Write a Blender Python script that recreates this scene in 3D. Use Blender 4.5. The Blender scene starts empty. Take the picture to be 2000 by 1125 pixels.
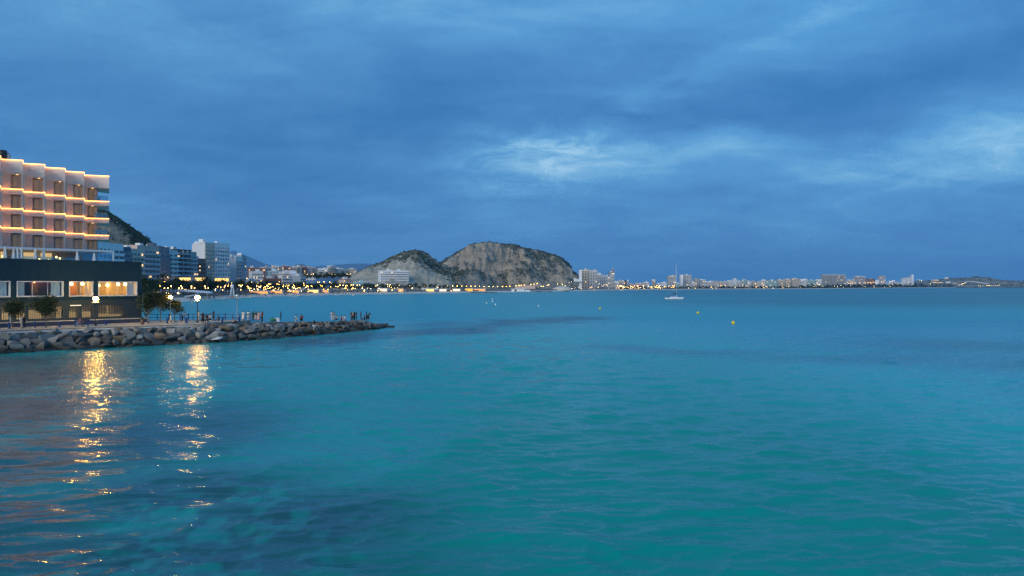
import bpy, bmesh, math, random
import numpy as np
from mathutils import Vector, Matrix
random.seed(7)
SC = bpy.context.scene
COL = SC.collection
R = math.radians
# ------------------------------------------------------------------ camera, world, sun, exposure
F, HOR, CAMZ = 1444.0, 559.0, 8.0           # focal length in photo pixels, horizon row, eye height in metres
cam = bpy.data.objects.new('camera', bpy.data.cameras.new('camera')); COL.objects.link(cam)
cam.location = (0, 0, CAMZ); cam.rotation_euler = (R(90), 0, 0)
cam.data.sensor_width = 36; cam.data.lens = 36 * F / 2000; cam.data.shift_y = -(562.5 - HOR) / 2000
cam.data.clip_start = 0.5; cam.data.clip_end = 120000
SC.camera = cam
SC.view_settings.view_transform = 'Standard'; SC.view_settings.look = 'None'
SC.view_settings.exposure = 0.66; SC.view_settings.gamma = 1; SC.view_settings.use_curve_mapping = False
SC.render.engine = 'CYCLES'
SC.cycles.use_denoising = True; SC.cycles.denoising_prefilter = 'FAST'
SC.cycles.max_bounces = 6; SC.cycles.transparent_max_bounces = 12; SC.cycles.volume_bounces = 0
SC.cycles.sample_clamp_indirect = 4; SC.cycles.caustics_reflective = False; SC.cycles.caustics_refractive = False

SUN_DIR = Vector((0.38, 0.86, -0.34)).normalized()      # the light travels this way (bright western dusk sky behind the camera)
sun = bpy.data.objects.new('sun', bpy.data.lights.new('sun', 'SUN')); COL.objects.link(sun)
sun.data.energy = 1.5; sun.data.angle = R(40); sun.data.color = (1.0, 0.95, 0.85)
sun.rotation_euler = SUN_DIR.to_track_quat('-Z', 'Y').to_euler()

class NT:
    """tiny helper round a node tree"""
    def __init__(s, tree): s.t = tree; s.n = tree.nodes; s.l = tree.links; s.n.clear()
    def new(s, typ, **kw):
        n = s.n.new(typ)
        for k, v in kw.items(): setattr(n, k, v)
        return n
    def put(s, sock, v):
        if v is None: return
        if hasattr(v, 'is_output'): s.l.new(v, sock)
        elif isinstance(v, (tuple, list)) and len(v) == 3 and sock.type == 'RGBA': sock.default_value = (*v, 1)
        else: sock.default_value = v
    def m(s, op, a, b=None, c=None, clamp=False):
        n = s.new('ShaderNodeMath', operation=op); n.use_clamp = clamp
        s.put(n.inputs[0], a); s.put(n.inputs[1], b); s.put(n.inputs[2], c)
        return n.outputs[0]
    def v(s, op, a, b=None, scale=None):
        n = s.new('ShaderNodeVectorMath', operation=op); s.put(n.inputs[0], a); s.put(n.inputs[1], b)
        if scale is not None: s.put(n.inputs['Scale'], scale)
        return n.outputs['Value'] if op in ('LENGTH', 'DOT_PRODUCT', 'DISTANCE') else n.outputs[0]
    def noise(s, vec, scale, detail=4, rough=.5, dist=0, out='Fac'):
        n = s.new('ShaderNodeTexNoise'); s.put(n.inputs['Vector'], vec)
        n.inputs['Scale'].default_value = scale; n.inputs['Detail'].default_value = detail
        n.inputs['Roughness'].default_value = rough; n.inputs['Distortion'].default_value = dist
        return n.outputs[out]
    def ramp(s, fac, stops, interp='LINEAR'):
        n = s.new('ShaderNodeValToRGB'); s.put(n.inputs[0], fac); r = n.color_ramp; r.interpolation = interp
        while len(r.elements) < len(stops): r.elements.new(0.5)
        for e, (p, c) in zip(r.elements, stops): e.position = p; e.color = (*c, 1) if len(c) == 3 else c
        return n.outputs[0]
    def mix(s, fac, a, b):
        n = s.new('ShaderNodeMix', data_type='RGBA'); s.put(n.inputs[0], fac); s.put(n.inputs[6], a); s.put(n.inputs[7], b)
        return n.outputs[2]
    def mapr(s, x, a, b, c, d, clamp=True):
        n = s.new('ShaderNodeMapRange'); n.clamp = clamp; s.put(n.inputs[0], x)
        for i, q in enumerate((a, b, c, d)): n.inputs[i + 1].default_value = q
        return n.outputs[0]
    def sep(s, v):
        n = s.new('ShaderNodeSeparateXYZ'); s.put(n.inputs[0], v); return n.outputs
    def comb(s, x, y, z):
        n = s.new('ShaderNodeCombineXYZ'); s.put(n.inputs[0], x); s.put(n.inputs[1], y); s.put(n.inputs[2], z); return n.outputs[0]

world = bpy.data.worlds.new('World'); SC.world = world; world.use_nodes = True
W = NT(world.node_tree)
_d = W.new('ShaderNodeTexCoord').outputs['Generated']
_x, _y, _z = W.sep(W.v('NORMALIZE', _d))
_az = W.m('ARCTAN2', _x, _y)
_el = W.m('ARCSINE', _z)
# cloud deck seen in perspective: plane coordinates a fixed height above
_k = W.m('ADD', W.m('MAXIMUM', _z, 0.0), 0.16)
_plane = W.comb(W.m('DIVIDE', _x, _k), W.m('DIVIDE', _y, _k), 0.0)
_n1 = W.noise(W.v('MULTIPLY', _plane, (1.0, 1.0, 1)), 1.1, 6, .52, .5)
_n2 = W.noise(W.v('MULTIPLY', W.v('ADD', _plane, (3.1, 1.7, 0)), (0.75, 1.5, 1)), 2.6, 7, .55, .7)
_n3 = W.noise(W.v('MULTIPLY', W.comb(_az, _el, 0.0), (1.0, 3.2, 1)), 3.4, 6, .56, .9)
_wcol = W.noise(W.v('MULTIPLY', W.comb(_az, _el, 4.0), (1.0, 1.8, 1)), 3.6, 5, .55, 0, 'Color')
_wx, _wy, _wz = W.sep(W.v('SUBTRACT', _wcol, (0.5, 0.5, 0.5)))
_azw = W.m('ADD', _az, W.m('MULTIPLY', _wx, 0.30)); _elw = W.m('ADD', _el, W.m('MULTIPLY', _wy, 0.10))
def cloud_bank(az0, el0, sa, se, amp, tilt=0.0):
    """a soft bank of cloud (amp<0) or a thin bright stretch (amp>0) at a compass bearing and elevation"""
    da = W.m('SUBTRACT', _azw, az0); de = W.m('SUBTRACT', W.m('SUBTRACT', _elw, el0), W.m('MULTIPLY', da, tilt))
    q = W.m('ADD', W.m('POWER', W.m('DIVIDE', W.m('ABSOLUTE', da), sa), 2.0), W.m('POWER', W.m('DIVIDE', W.m('ABSOLUTE', de), se), 2.0))
    return W.m('MULTIPLY', W.m('POWER', 2.718, W.m('MULTIPLY', q, -1.0)), amp)
SKY_BANKS = [  # bearing, elevation, half-widths, strength, tilt
    (-0.62, 0.36, 0.30, 0.07, .22, 0), (-0.15, 0.37, 0.22, 0.05, .10, -.1), (0.20, 0.36, 0.25, 0.05, .26, .1),
    (-0.18, 0.215, 0.36, 0.09, -.33, 0.08), (-0.30, 0.12, 0.35, 0.055, -.14, 0), (0.03, 0.172, 0.20, 0.046, .30, .1), (0.11, 0.205, 0.11, 0.020, .22, .35),
    (-0.005, 0.176, 0.15, 0.036, .17, 0.15), (0.17, 0.162, 0.24, 0.040, .36, 0.02), (-0.045, 0.181, 0.035, 0.014, .22, 0.2),
    (0.52, 0.235, 0.20, 0.050, -.46, 0.35), (0.20, 0.225, 0.13, 0.022, -.32, 0.0), (0.30, 0.205, 0.10, 0.016, -.22, -.15),
    (0.58, 0.150, 0.16, 0.045, .34, 0.25), (0.36, 0.155, 0.14, 0.03, .14, 0.05), (-0.30, 0.265, 0.16, 0.02, .07, -.2), (0.34, 0.30, 0.14, 0.03, .16, .35),
    (-0.05, 0.09, 0.10, 0.018, .10, 0), (-0.50, 0.085, 0.07, 0.02, .13, -.1), (-0.22, 0.025, 0.30, 0.028, .16, 0)]
_b = W.m('ADD', 0.40, W.m('MULTIPLY', W.m('SUBTRACT', _n1, 0.5), 0.66))
_b = W.m('ADD', _b, W.m('MULTIPLY', W.m('SUBTRACT', _n2, 0.5), 0.50))
_b = W.m('ADD', _b, W.m('MULTIPLY', W.m('SUBTRACT', _n3, 0.5), 0.45))
_n4 = W.noise(W.v('MULTIPLY', W.comb(_azw, _elw, 2.0), (1.0, 3.0, 1)), 9.0, 6, .6, 1.2)
_br = W.mapr(_n4, .36, .66, .55, 1.35)
for q in SKY_BANKS:
    e = cloud_bank(*q)
    _b = W.m('ADD', _b, W.m('MULTIPLY', e, _br) if q[4] > .15 and q[2] < .24 else e)
_b = W.m('ADD', _b, W.m('MULTIPLY', W.m('SUBTRACT', _n4, 0.5), 0.19))
_ccol = W.ramp(_b, [(0.0, (0.026, 0.150, 0.390)), (0.30, (0.052, 0.208, 0.475)), (0.55, (0.078, 0.285, 0.570)), (0.80, (0.162, 0.415, 0.665)), (1.0, (0.29, 0.55, 0.76))])
_warm = W.mapr(_az, -0.5, 0.5, 1.0, 0.0)            # a touch greyer and more violet toward the land on the left
_ccol = W.mix(W.m('MULTIPLY', _warm, 0.5), _ccol, W.v('MULTIPLY', _ccol, (1.35, 1.0, 0.90)))
_sky = W.new('ShaderNodeTexSky', sky_type='NISHITA'); _sky.sun_disc = False
_sky.sun_elevation = math.asin(-SUN_DIR.z); _sky.sun_rotation = math.atan2(-SUN_DIR.x, -SUN_DIR.y)
_b1 = W.new('ShaderNodeBackground'); W.put(_b1.inputs[0], _sky.outputs[0]); _b1.inputs[1].default_value = 0.05
_b2 = W.new('ShaderNodeBackground'); W.put(_b2.inputs[0], _ccol); _b2.inputs[1].default_value = 0.80
_ms = W.new('ShaderNodeMixShader'); _ms.inputs[0].default_value = 0.94
W.l.new(_b1.outputs[0], _ms.inputs[1]); W.l.new(_b2.outputs[0], _ms.inputs[2])
W.l.new(_ms.outputs[0], W.new('ShaderNodeOutputWorld').inputs[0])

# ------------------------------------------------------------------ measuring: a photo pixel plus a depth gives a point in the place
def X_(px, Y): return (px - 1000.0) / F * Y
def Z_(py, Y): return CAMZ - (py - HOR) / F * Y
def P(px, py, Y): return Vector((X_(px, Y), Y, Z_(py, Y)))
def depth_at(py, z): return (CAMZ - z) * F / (py - HOR)      # depth at which height z shows in row py
NTH = 'first second third fourth fifth sixth seventh eighth ninth tenth eleventh twelfth thirteenth fourteenth fifteenth sixteenth seventeenth eighteenth nineteenth twentieth'.split()
def nth(i):
    if i < 20: return NTH[i]
    t = (i + 1) // 10; u = (i + 1) % 10
    tens = ['', '', 'twenty', 'thirty', 'forty', 'fifty', 'sixty', 'seventy', 'eighty', 'ninety'][t]
    return tens[:-1] + 'ieth' if u == 0 else tens + '-' + NTH[u - 1]

# ------------------------------------------------------------------ noise in numpy
def _hash(ix, iy, seed):
    h = (ix.astype(np.int64) * 374761393 + iy.astype(np.int64) * 668265263 + seed * 974711) & 0xFFFFFFFF
    h = ((h ^ (h >> 13)) * 1274126177) & 0xFFFFFFFF
    return ((h ^ (h >> 16)) & 0xFFFFFF) / float(0xFFFFFF)
def vnoise(x, y, seed=0):
    x = np.asarray(x, float); y = np.asarray(y, float)
    ix = np.floor(x); iy = np.floor(y); fx = x - ix; fy = y - iy
    fx = fx * fx * (3 - 2 * fx); fy = fy * fy * (3 - 2 * fy)
    a = _hash(ix, iy, seed); b = _hash(ix + 1, iy, seed); c = _hash(ix, iy + 1, seed); d = _hash(ix + 1, iy + 1, seed)
    return (a + (b - a) * fx) * (1 - fy) + (c + (d - c) * fx) * fy
def fbm(x, y, octs=5, seed=0, gain=.5):
    s = 0; a = 1; t = 0
    for o in range(octs):
        s = s + a * vnoise(x * 2 ** o + 17.3 * o, y * 2 ** o - 9.1 * o, seed + o); t += a; a *= gain
    return s / t
def smooth(a, b, x):
    t = np.clip((x - a) / (b - a), 0, 1); return t * t * (3 - 2 * t)

# ------------------------------------------------------------------ mesh helper
class MB:
    def __init__(s): s.v = []; s.f = []; s.m = []; s.sm = []
    def add(s, vs, fs, mi=0, smooth=False):
        o = len(s.v); s.v.extend([tuple(q) for q in vs])
        for f in fs: s.f.append([i + o for i in f]); s.m.append(mi); s.sm.append(smooth)
    def box(s, c, d, rz=0, mi=0, taper=1.0):
        cx, cy, cz = c; hx, hy, hz = d[0] / 2, d[1] / 2, d[2] / 2; co, si = math.cos(rz), math.sin(rz); vs = []
        for z, t in ((-hz, 1), (hz, taper)):
            for x, y in ((-hx, -hy), (hx, -hy), (hx, hy), (-hx, hy)):
                vs.append((cx + (x * co - y * si) * t, cy + (x * si + y * co) * t, cz + z))
        s.add(vs, [(3, 2, 1, 0), (4, 5, 6, 7), (0, 1, 5, 4), (1, 2, 6, 5), (2, 3, 7, 6), (3, 0, 4, 7)], mi)
    def b2(s, x0, x1, y0, y1, z0, z1, mi=0): s.box(((x0 + x1) / 2, (y0 + y1) / 2, (z0 + z1) / 2), (abs(x1 - x0), abs(y1 - y0), abs(z1 - z0)), 0, mi)
    def prism(s, poly, z0, z1, mi=0):
        n = len(poly); area = sum(poly[i][0] * poly[(i + 1) % n][1] - poly[(i + 1) % n][0] * poly[i][1] for i in range(n))
        if area < 0: poly = poly[::-1]
        vs = [(p[0], p[1], z0) for p in poly] + [(p[0], p[1], z1) for p in poly]
        s.add(vs, [list(range(n))[::-1], list(range(n, 2 * n))] + [(i, (i + 1) % n, (i + 1) % n + n, i + n) for i in range(n)], mi)
    def tube(s, pts, r, n=6, mi=0, caps=True, smooth=True):
        pts = [Vector(p) for p in pts]; rs = r if isinstance(r, (list, tuple)) else [r] * len(pts); rings = []
        for i, p in enumerate(pts):
            d = (pts[min(i + 1, len(pts) - 1)] - pts[max(i - 1, 0)]).normalized()
            up = Vector((0, 0, 1)) if abs(d.z) < .9 else Vector((1, 0, 0))
            a = d.cross(up).normalized(); b = d.cross(a).normalized()
            rings.append([p + (a * math.cos(2 * math.pi * k / n) + b * math.sin(2 * math.pi * k / n)) * rs[i] for k in range(n)])
        vs = [q for r_ in rings for q in r_]; fs = []
        for i in range(len(rings) - 1):
            for k in range(n): fs.append((i * n + k, i * n + (k + 1) % n, (i + 1) * n + (k + 1) % n, (i + 1) * n + k))
        if caps: fs.append(list(range(n))[::-1]); fs.append([(len(rings) - 1) * n + k for k in range(n)])
        s.add(vs, fs, mi, smooth)
    def lathe(s, c, prof, n=12, mi=0, smooth=True):
        vs = []; fs = []
        for r, z in prof:
            for k in range(n): vs.append((c[0] + r * math.cos(2 * math.pi * k / n), c[1] + r * math.sin(2 * math.pi * k / n), c[2] + z))
        for i in range(len(prof) - 1):
            for k in range(n): fs.append((i * n + k, i * n + (k + 1) % n, (i + 1) * n + (k + 1) % n, (i + 1) * n + k))
        fs.append(list(range(n))[::-1]); fs.append([(len(prof) - 1) * n + k for k in range(n)])
        s.add(vs, fs, mi, smooth)
    def ball(s, c, r, n=10, m=6, mi=0, sq=(1, 1, 1)):
        prof = [(max(1e-4, r * math.sin(math.pi * i / m)), -r * math.cos(math.pi * i / m)) for i in range(m + 1)]
        o = len(s.v); s.lathe((0, 0, 0), prof, n, mi)
        for i in range(o, len(s.v)): q = s.v[i]; s.v[i] = (c[0] + q[0] * sq[0], c[1] + q[1] * sq[1], c[2] + q[2] * sq[2])
    def quad(s, a, b, c, d, mi=0): s.add([a, b, c, d], [(0, 1, 2, 3)], mi)
    def mesh(s, name, mats):
        me = bpy.data.meshes.new(name); me.from_pydata(s.v, [], s.f); me.update()
        for m in (mats if isinstance(mats, (list, tuple)) else [mats]): me.materials.append(m)
        me.polygons.foreach_set('material_index', s.m); me.polygons.foreach_set('use_smooth', s.sm)
        return me
    def obj(s, name, mats, parent=None, loc=(0, 0, 0), rz=0, **kw): return link(name, s.mesh(name, mats), parent, loc, rz, **kw)
def link(name, data, parent=None, loc=(0, 0, 0), rz=0, kind=None, label=None):
    o = bpy.data.objects.new(name, data); COL.objects.link(o); o.parent = parent; o.location = loc; o.rotation_euler = (0, 0, rz)
    if kind: o['kind'] = kind
    if label: o['label'] = label
    return o
def tag(o, label, cat, group=None):
    o['label'] = label; o['category'] = cat
    if group: o['group'] = group
    return o
def thing(name, label, cat, loc=(0, 0, 0), rz=0, group=None): return tag(link(name, None, None, loc, rz), label, cat, group)
def copy_thing(o, loc, rz=None, label=None, scale=None):
    c = o.copy(); COL.objects.link(c); c.location = loc
    if rz is not None: c.rotation_euler = (0, 0, rz)
    if label: c['label'] = label
    if scale is not None: c.scale = scale if hasattr(scale, '__len__') else (scale,) * 3
    for ch in o.children:
        d = ch.copy(); COL.objects.link(d); d.parent = c
        for g in ch.children: e = g.copy(); COL.objects.link(e); e.parent = d
    return c

# ------------------------------------------------------------------ materials
def mat(name, col, rough=.7, var=.18, scale=1.5, bump=0.0, spec=.4, metal=0.0, bscale=None):
    m = bpy.data.materials.new(name); m.use_nodes = True; N = NT(m.node_tree)
    tc = N.new('ShaderNodeTexCoord').outputs['Object']
    n = N.noise(tc, scale, 5, .6, .3)
    lo = tuple(c * (1 - var) for c in col); hi = tuple(min(1, c * (1 + var)) for c in col)
    p = N.new('ShaderNodeBsdfPrincipled'); N.put(p.inputs['Base Color'], N.ramp(n, [(.28, lo), (.72, hi)]))
    p.inputs['Roughness'].default_value = rough; p.inputs['Specular IOR Level'].default_value = spec; p.inputs['Metallic'].default_value = metal
    if bump:
        b = N.new('ShaderNodeBump'); b.inputs['Strength'].default_value = bump; b.inputs['Distance'].default_value = .1
        N.put(b.inputs['Height'], N.noise(tc, bscale or scale * 4, 5, .6)); N.l.new(b.outputs[0], p.inputs['Normal'])
    N.l.new(p.outputs[0], N.new('ShaderNodeOutputMaterial').inputs[0])
    return m
def glow(name, col, strength):
    m = bpy.data.materials.new(name); m.use_nodes = True; N = NT(m.node_tree)
    e = N.new('ShaderNodeEmission'); N.put(e.inputs[0], col); e.inputs[1].default_value = strength
    N.l.new(e.outputs[0], N.new('ShaderNodeOutputMaterial').inputs[0]); return m
def clear_glass(name, tint=(.9, .95, 1), refl=.10):
    m = bpy.data.materials.new(name); m.use_nodes = True; N = NT(m.node_tree)
    t = N.new('ShaderNodeBsdfTransparent'); N.put(t.inputs[0], tint)
    g = N.new('ShaderNodeBsdfGlossy'); g.inputs['Roughness'].default_value = .03
    x = N.new('ShaderNodeMixShader'); x.inputs[0].default_value = refl
    N.l.new(t.outputs[0], x.inputs[1]); N.l.new(g.outputs[0], x.inputs[2]); N.l.new(x.outputs[0], N.new('ShaderNodeOutputMaterial').inputs[0]); return m
MAT = dict(
    white=mat('white_paint', (.74, .75, .76), .6, .08), pale=mat('pale_render', (.70, .70, .68), .8, .12), cream=mat('cream_render', (.60, .53, .43), .8, .14),
    beige=mat('beige_render', (.58, .51, .42), .8, .14), grey=mat('grey_render', (.40, .41, .42), .8, .15), pink=mat('pink_render', (.62, .46, .39), .8, .14),
    brown=mat('brown_brick', (.22, .12, .09), .85, .2), red=mat('red_brick', (.30, .15, .11), .85, .2), teal=mat('teal_render', (.30, .46, .47), .7, .12),
    bluegrey=mat('bluegrey_render', (.36, .42, .47), .7, .12), darkblue=mat('dark_blue_cladding', (.045, .085, .14), .4, .2), lilac=mat('lilac_render', (.54, .50, .51), .8, .14),
    dark=mat('dark_recess', (.05, .05, .055), .7, .3), glassd=mat('window_glass', (.035, .045, .06), .08, .2, spec=.8), roofred=mat('clay_roof', (.30, .12, .08), .85, .25),
    green_clad=mat('dark_green_cladding', (.005, .032, .060), .75, .14, .8, .05, .2), green_low=mat('lamp_toned_wall', (.026, .048, .064), .8, .15, .8, .1),  # lower wall's greyer tone has the lamplight mixed into its colour
    hotel=mat('peach_lit_stone', (.80, .60, .48), .75, .07, .8), hotel_band=mat('peach_lit_band_paint', (.80, .66, .57), .6, .05), blind=mat('beige_blind', (.42, .31, .19), .8, .12),  # hotel stone and bands carry the warm light's peach wash in their colour
    curtain=mat('pale_blue_curtain', (.42, .55, .58), .85, .1, 6), frame=mat('pale_window_frame', (.60, .62, .64), .5, .06), wood=mat('warm_wood_panel', (.32, .15, .06), .6, .2),
    metal=mat('grey_metal', (.30, .32, .34), .4, .1, metal=.3), black=mat('black_metal', (.02, .022, .026), .4, .2), blue=mat('blue_painted_metal', (.015, .05, .20), .4, .15),
    paving=mat('promenade_paving', (.40, .35, .29), .85, .15, .6, .1), coping=mat('pale_coping', (.62, .60, .56), .7, .1), concrete=mat('concrete', (.36, .35, .34), .85, .15),
    sand=mat('beach_sand', (.64, .57, .47), .9, .10, .08), land=mat('land_ground', (.16, .14, .115), .9, .3, .02), bark=mat('tree_bark', (.13, .10, .075), .9, .3, 3, .3),
    canvas=mat('white_canvas', (.70, .70, .68), .85, .06), shirtw=mat('white_cloth', (.70, .70, .72), .9, .06), navy=mat('navy_wall', (.016, .035, .10), .5, .15),
)
def leaf_mat(name, col):
    m = bpy.data.materials.new(name); m.use_nodes = True; N = NT(m.node_tree)
    g = N.new('ShaderNodeNewGeometry'); rnd = g.outputs['Random Per Island']
    c = N.ramp(rnd, [(0, tuple(q * .55 for q in col)), (.5, col), (1, tuple(q * 1.6 for q in col))])
    d = N.new('ShaderNodeBsdfPrincipled'); N.put(d.inputs['Base Color'], c); d.inputs['Roughness'].default_value = .6; d.inputs['Specular IOR Level'].default_value = .25
    t = N.new('ShaderNodeBsdfTranslucent'); N.put(t.inputs[0], c); x = N.new('ShaderNodeMixShader'); x.inputs[0].default_value = .25
    N.l.new(d.outputs[0], x.inputs[1]); N.l.new(t.outputs[0], x.inputs[2]); N.l.new(x.outputs[0], N.new('ShaderNodeOutputMaterial').inputs[0]); return m
LEAF = [leaf_mat('leaf_dark', (.028, .046, .020)), leaf_mat('leaf_mid', (.050, .068, .026)), leaf_mat('leaf_olive', (.085, .085, .030)), leaf_mat('leaf_pine', (.016, .030, .018))]
G_WARM = glow('warm_lamp_glow', (1.0, .56, .08), 230); G_WHITE = glow('white_lamp_glow', (1.0, .56, .085), 260); G_DIM = glow('dim_lamp_glow', (1.0, .60, .16), 50)
G_CITY = glow('city_lamp_glow', (1.0, .52, .11), 22); G_CITYW = glow('city_white_lamp_glow', (1.0, .76, .42), 14); G_ORANGE = glow('orange_lamp_glow', (1.0, .36, .05), 22)
G_STRIP = glow('light_strip_glow', (1.0, .40, .095), 4.4); G_WIN = glow('lit_window_glow', (1.0, .66, .30), 1.0); G_SHOP = glow('lit_shopfront_glow', (1.0, .60, .20), 1.5)
# ------------------------------------------------------------------ sea
def build_sea():
    ys = [-4000, -1500, -300, -40, 4]; y = 10.0
    rows = list(ys)
    while y < 15: rows.append(y); y *= 1.05
    while y < 650: rows.append(y); y *= 1.0044 if y < 260 else 1.012
    while y < 25500: rows.append(y); y *= 1.25
    rows.append(25600)
    rows = np.array(rows)
    t = np.concatenate([[-400, -40, -6, -2, -1.2, -.95], np.linspace(-.76, .76, 880), [.95, 1.2, 2, 6, 40, 400]])
    Yg, Tg = np.meshgrid(rows, t, indexing='ij'); Wd = np.maximum(Yg, 10); X = np.clip(Tg * Wd, -19000, 19000); Y = Yg
    rng = np.random.default_rng(3); Z = np.zeros_like(X)
    near = (Y > 9) & (np.abs(Tg) < .8)
    # wavelets: crests lie mostly across the view, a little rising to the right
    for i in range(30):
        lam = 0.45 * (1.075 ** i) * rng.uniform(.9, 1.1)
        if lam > 14: lam = rng.uniform(1.0, 9)
        th = R(95) + rng.normal(0, .36); k = 2 * math.pi / lam
        kx, ky = k * math.cos(th), k * math.sin(th)
        warp = 0.55 * lam * (fbm(X / (lam * 6) + i, Y / (lam * 6) - i, 2, 40 + i) - .5) if i % 3 == 0 else 0
        ph = kx * X + ky * (Y + warp) + rng.uniform(0, 6.28)
        env = np.clip(vnoise(X / (lam * 5) + 3 * i, Y / (lam * 5), 90 + i) * 1.7 - .2, 0, 1.4)
        vis = smooth(2.2, 5.0, lam / (.0046 * Y))
        s = (np.exp(1.15 * np.sin(ph)) - 1.36) * .80
        Z += lam ** .9 * .0048 * s * env * vis
    # short steep chop: thin wandering crest lines
    for lx, ly, am, pw, sd in ((2.6, 1.2, .064, 3.0, 301), (1.6, .72, .055, 3.0, 302), (1.0, .44, .036, 2.5, 303), (.7, .30, .020, 2.5, 307), (4.6, 2.1, .080, 2.8, 304), (8, 3.6, .09, 2.5, 305), (3.4, 1.6, .05, 2.5, 306)):
        a = .20 + .1 * math.sin(sd); xr = X * math.cos(a) + Y * math.sin(a); yr = -X * math.sin(a) + Y * math.cos(a)
        q1 = fbm(xr / lx * .45, yr / lx * .45, 2, sd + 20) - .5; q2 = fbm(xr / lx * .7 + 7, yr / lx * .7, 3, sd + 30) - .5
        n = vnoise((xr + 1.2 * lx * q1) / lx, (yr + 1.5 * ly * q2) / ly, sd) * .72 + vnoise(xr / lx * 1.7 + 3.3, (yr + ly * q2) / ly * 1.7, sd + 5) * .28
        Z += am * np.clip(1 - 2.1 * np.abs(n - .5), 0, 1) ** pw * smooth(1.8, 5.0, .6 * ly / (.0046 * Y)) * np.clip(.1 + 1.5 * fbm(X / 13 + sd, Y / 22, 2, sd + 60), .2, 1.3)
    gust = .45 + .9 * fbm(X / 28 + 4, Y / 60, 3, 7)
    calm = 1 - .2 * smooth(0, 30, (-X - 8) - (Y - 60) * .15)        # quieter water in the lee of the breakwater
    Z = np.where(near, 1.3 * Z * gust * calm * smooth(620, 300, Y), 0)
    # sea-grass meadows and other dark patches on the sandy bed
    wx = X + 7 * (fbm(X / 9, Y / 14, 4, 21) - .5) * np.clip(Y / 60, .3, 3); wy = Y + 14 * (fbm(X / 12 + 9, Y / 18, 4, 22) - .5) * np.clip(Y / 60, .3, 3)
    def patch(cx, cy, sx, sy, tilt=0):
        dx = wx - cx; dy = wy - cy - tilt * dx; return np.exp(-((dx / sx) ** 2 + (dy / sy) ** 2) ** 1.5)
    g = np.zeros_like(X)
    for q in [(-8, 25, 5.2, 5.5), (-13, 29, 5, 5), (-20, 40, 7, 12), (-11, 21, 9, 3.5)]: g = np.maximum(g, patch(*q) * .85)
    for q in [(-17, 25, 5, 6), (-23, 34, 6, 9), (-32, 48, 8, 12), (-43, 64, 10, 14), (-54, 78, 10, 10)]: g = np.maximum(g, patch(*q) * .8)  # further dark patches of the bed along the left side
    for q in [(-26, 112, 12, 10, 1.0), (-12, 135, 18, 11, .7), (4, 165, 22, 16, .8)]: g = np.maximum(g, .80 * patch(*q))
    for q in [(22, 92, 14, 6, .2), (36, 84, 16, 8), (54, 76, 12, 6), (70, 98, 30, 14)]: g = np.maximum(g, .44 * patch(*q))
    far = smooth(180, 420, Y); g = np.maximum(g, far * (.35 + .5 * fbm(X / 160, Y / 90, 4, 33)) * smooth(-40, 160, X - (Y - 250) * .05))
    rocks = (vnoise(X / .55, Y / .8, 71) > .66) & (vnoise(X / 3, Y / 3, 72) > .35)
    mott = smooth(-2, -9, X + (Y - 23) * .1) * smooth(33, 26, Y) * smooth(-16, -12, X) ; g = np.clip(g - .42 * mott * smooth(.44, .72, fbm(X / .55, Y / .8, 4, 71)), 0, 1)
    deep = np.clip(.15 + smooth(4, 40, X - Y * .12) * .55 * smooth(240, 30, Y) + .55 * smooth(45, 170, Y) - .28 * smooth(-6, 0, X) * smooth(26, 14, X) * smooth(60, 20, Y), 0, 1)
    me = bpy.data.meshes.new('sea'); nr, nc = X.shape; co = np.stack([X, Y, Z], -1).reshape(-1, 3)
    i0 = (np.arange(nr - 1)[:, None] * nc + np.arange(nc - 1)[None, :]).reshape(-1)
    quads = np.stack([i0, i0 + 1, i0 + nc + 1, i0 + nc], -1)
    me.vertices.add(len(co)); me.vertices.foreach_set('co', co.ravel().astype(np.float32))
    me.loops.add(quads.size); me.loops.foreach_set('vertex_index', quads.ravel().astype(np.int32))
    me.polygons.add(len(quads)); me.polygons.foreach_set('loop_start', np.arange(0, quads.size, 4, dtype=np.int32))
    me.polygons.foreach_set('use_smooth', np.ones(len(quads), bool)); me.update(calc_edges=True)
    for nm, arr in (('seagrass', g), ('deep', deep)):
        a = me.attributes.new(nm, 'FLOAT', 'POINT'); a.data.foreach_set('value', arr.ravel().astype(np.float32))
    m = bpy.data.materials.new('sea_water'); m.use_nodes = True; N = NT(m.node_tree)
    at = N.new('ShaderNodeAttribute', attribute_name='seagrass').outputs['Fac']; dp = N.new('ShaderNodeAttribute', attribute_name='deep').outputs['Fac']
    pos = N.new('ShaderNodeNewGeometry').outputs['Position']
    c = N.ramp(dp, [(0, (.000, .265, .215)), (.5, (.018, .395, .385)), (1, (.036, .275, .385))])
    c = N.mix(at, c, (.016, .058, .080))
    p = N.new('ShaderNodeBsdfPrincipled'); N.put(p.inputs['Base Color'], c); p.inputs['IOR'].default_value = 1.333; p.inputs['Specular IOR Level'].default_value = .44; N.put(p.inputs['Roughness'], N.mapr(N.v('LENGTH', pos), 95, 190, .05, .31))
    h = N.m('ADD', N.noise(N.v('MULTIPLY', pos, (1, 2.2, 1)), 3.6, 3, .55), N.m('MULTIPLY', N.noise(N.v('MULTIPLY', pos, (1, 2.0, 1)), .8, 3, .5), 1.2))
    b = N.new('ShaderNodeBump'); N.put(b.inputs['Strength'], N.m('MULTIPLY', N.mapr(N.v('LENGTH', pos), 30, 75, .25, 1.0), N.mapr(N.v('LENGTH', pos), 110, 230, 1.0, .3))); b.inputs['Distance'].default_value = .042
    N.put(b.inputs['Height'], h); N.l.new(b.outputs[0], p.inputs['Normal'])
    N.l.new(p.outputs[0], N.new('ShaderNodeOutputMaterial').inputs[0])
    me.materials.append(m); link('sea', me, kind='structure')
build_sea()

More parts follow.
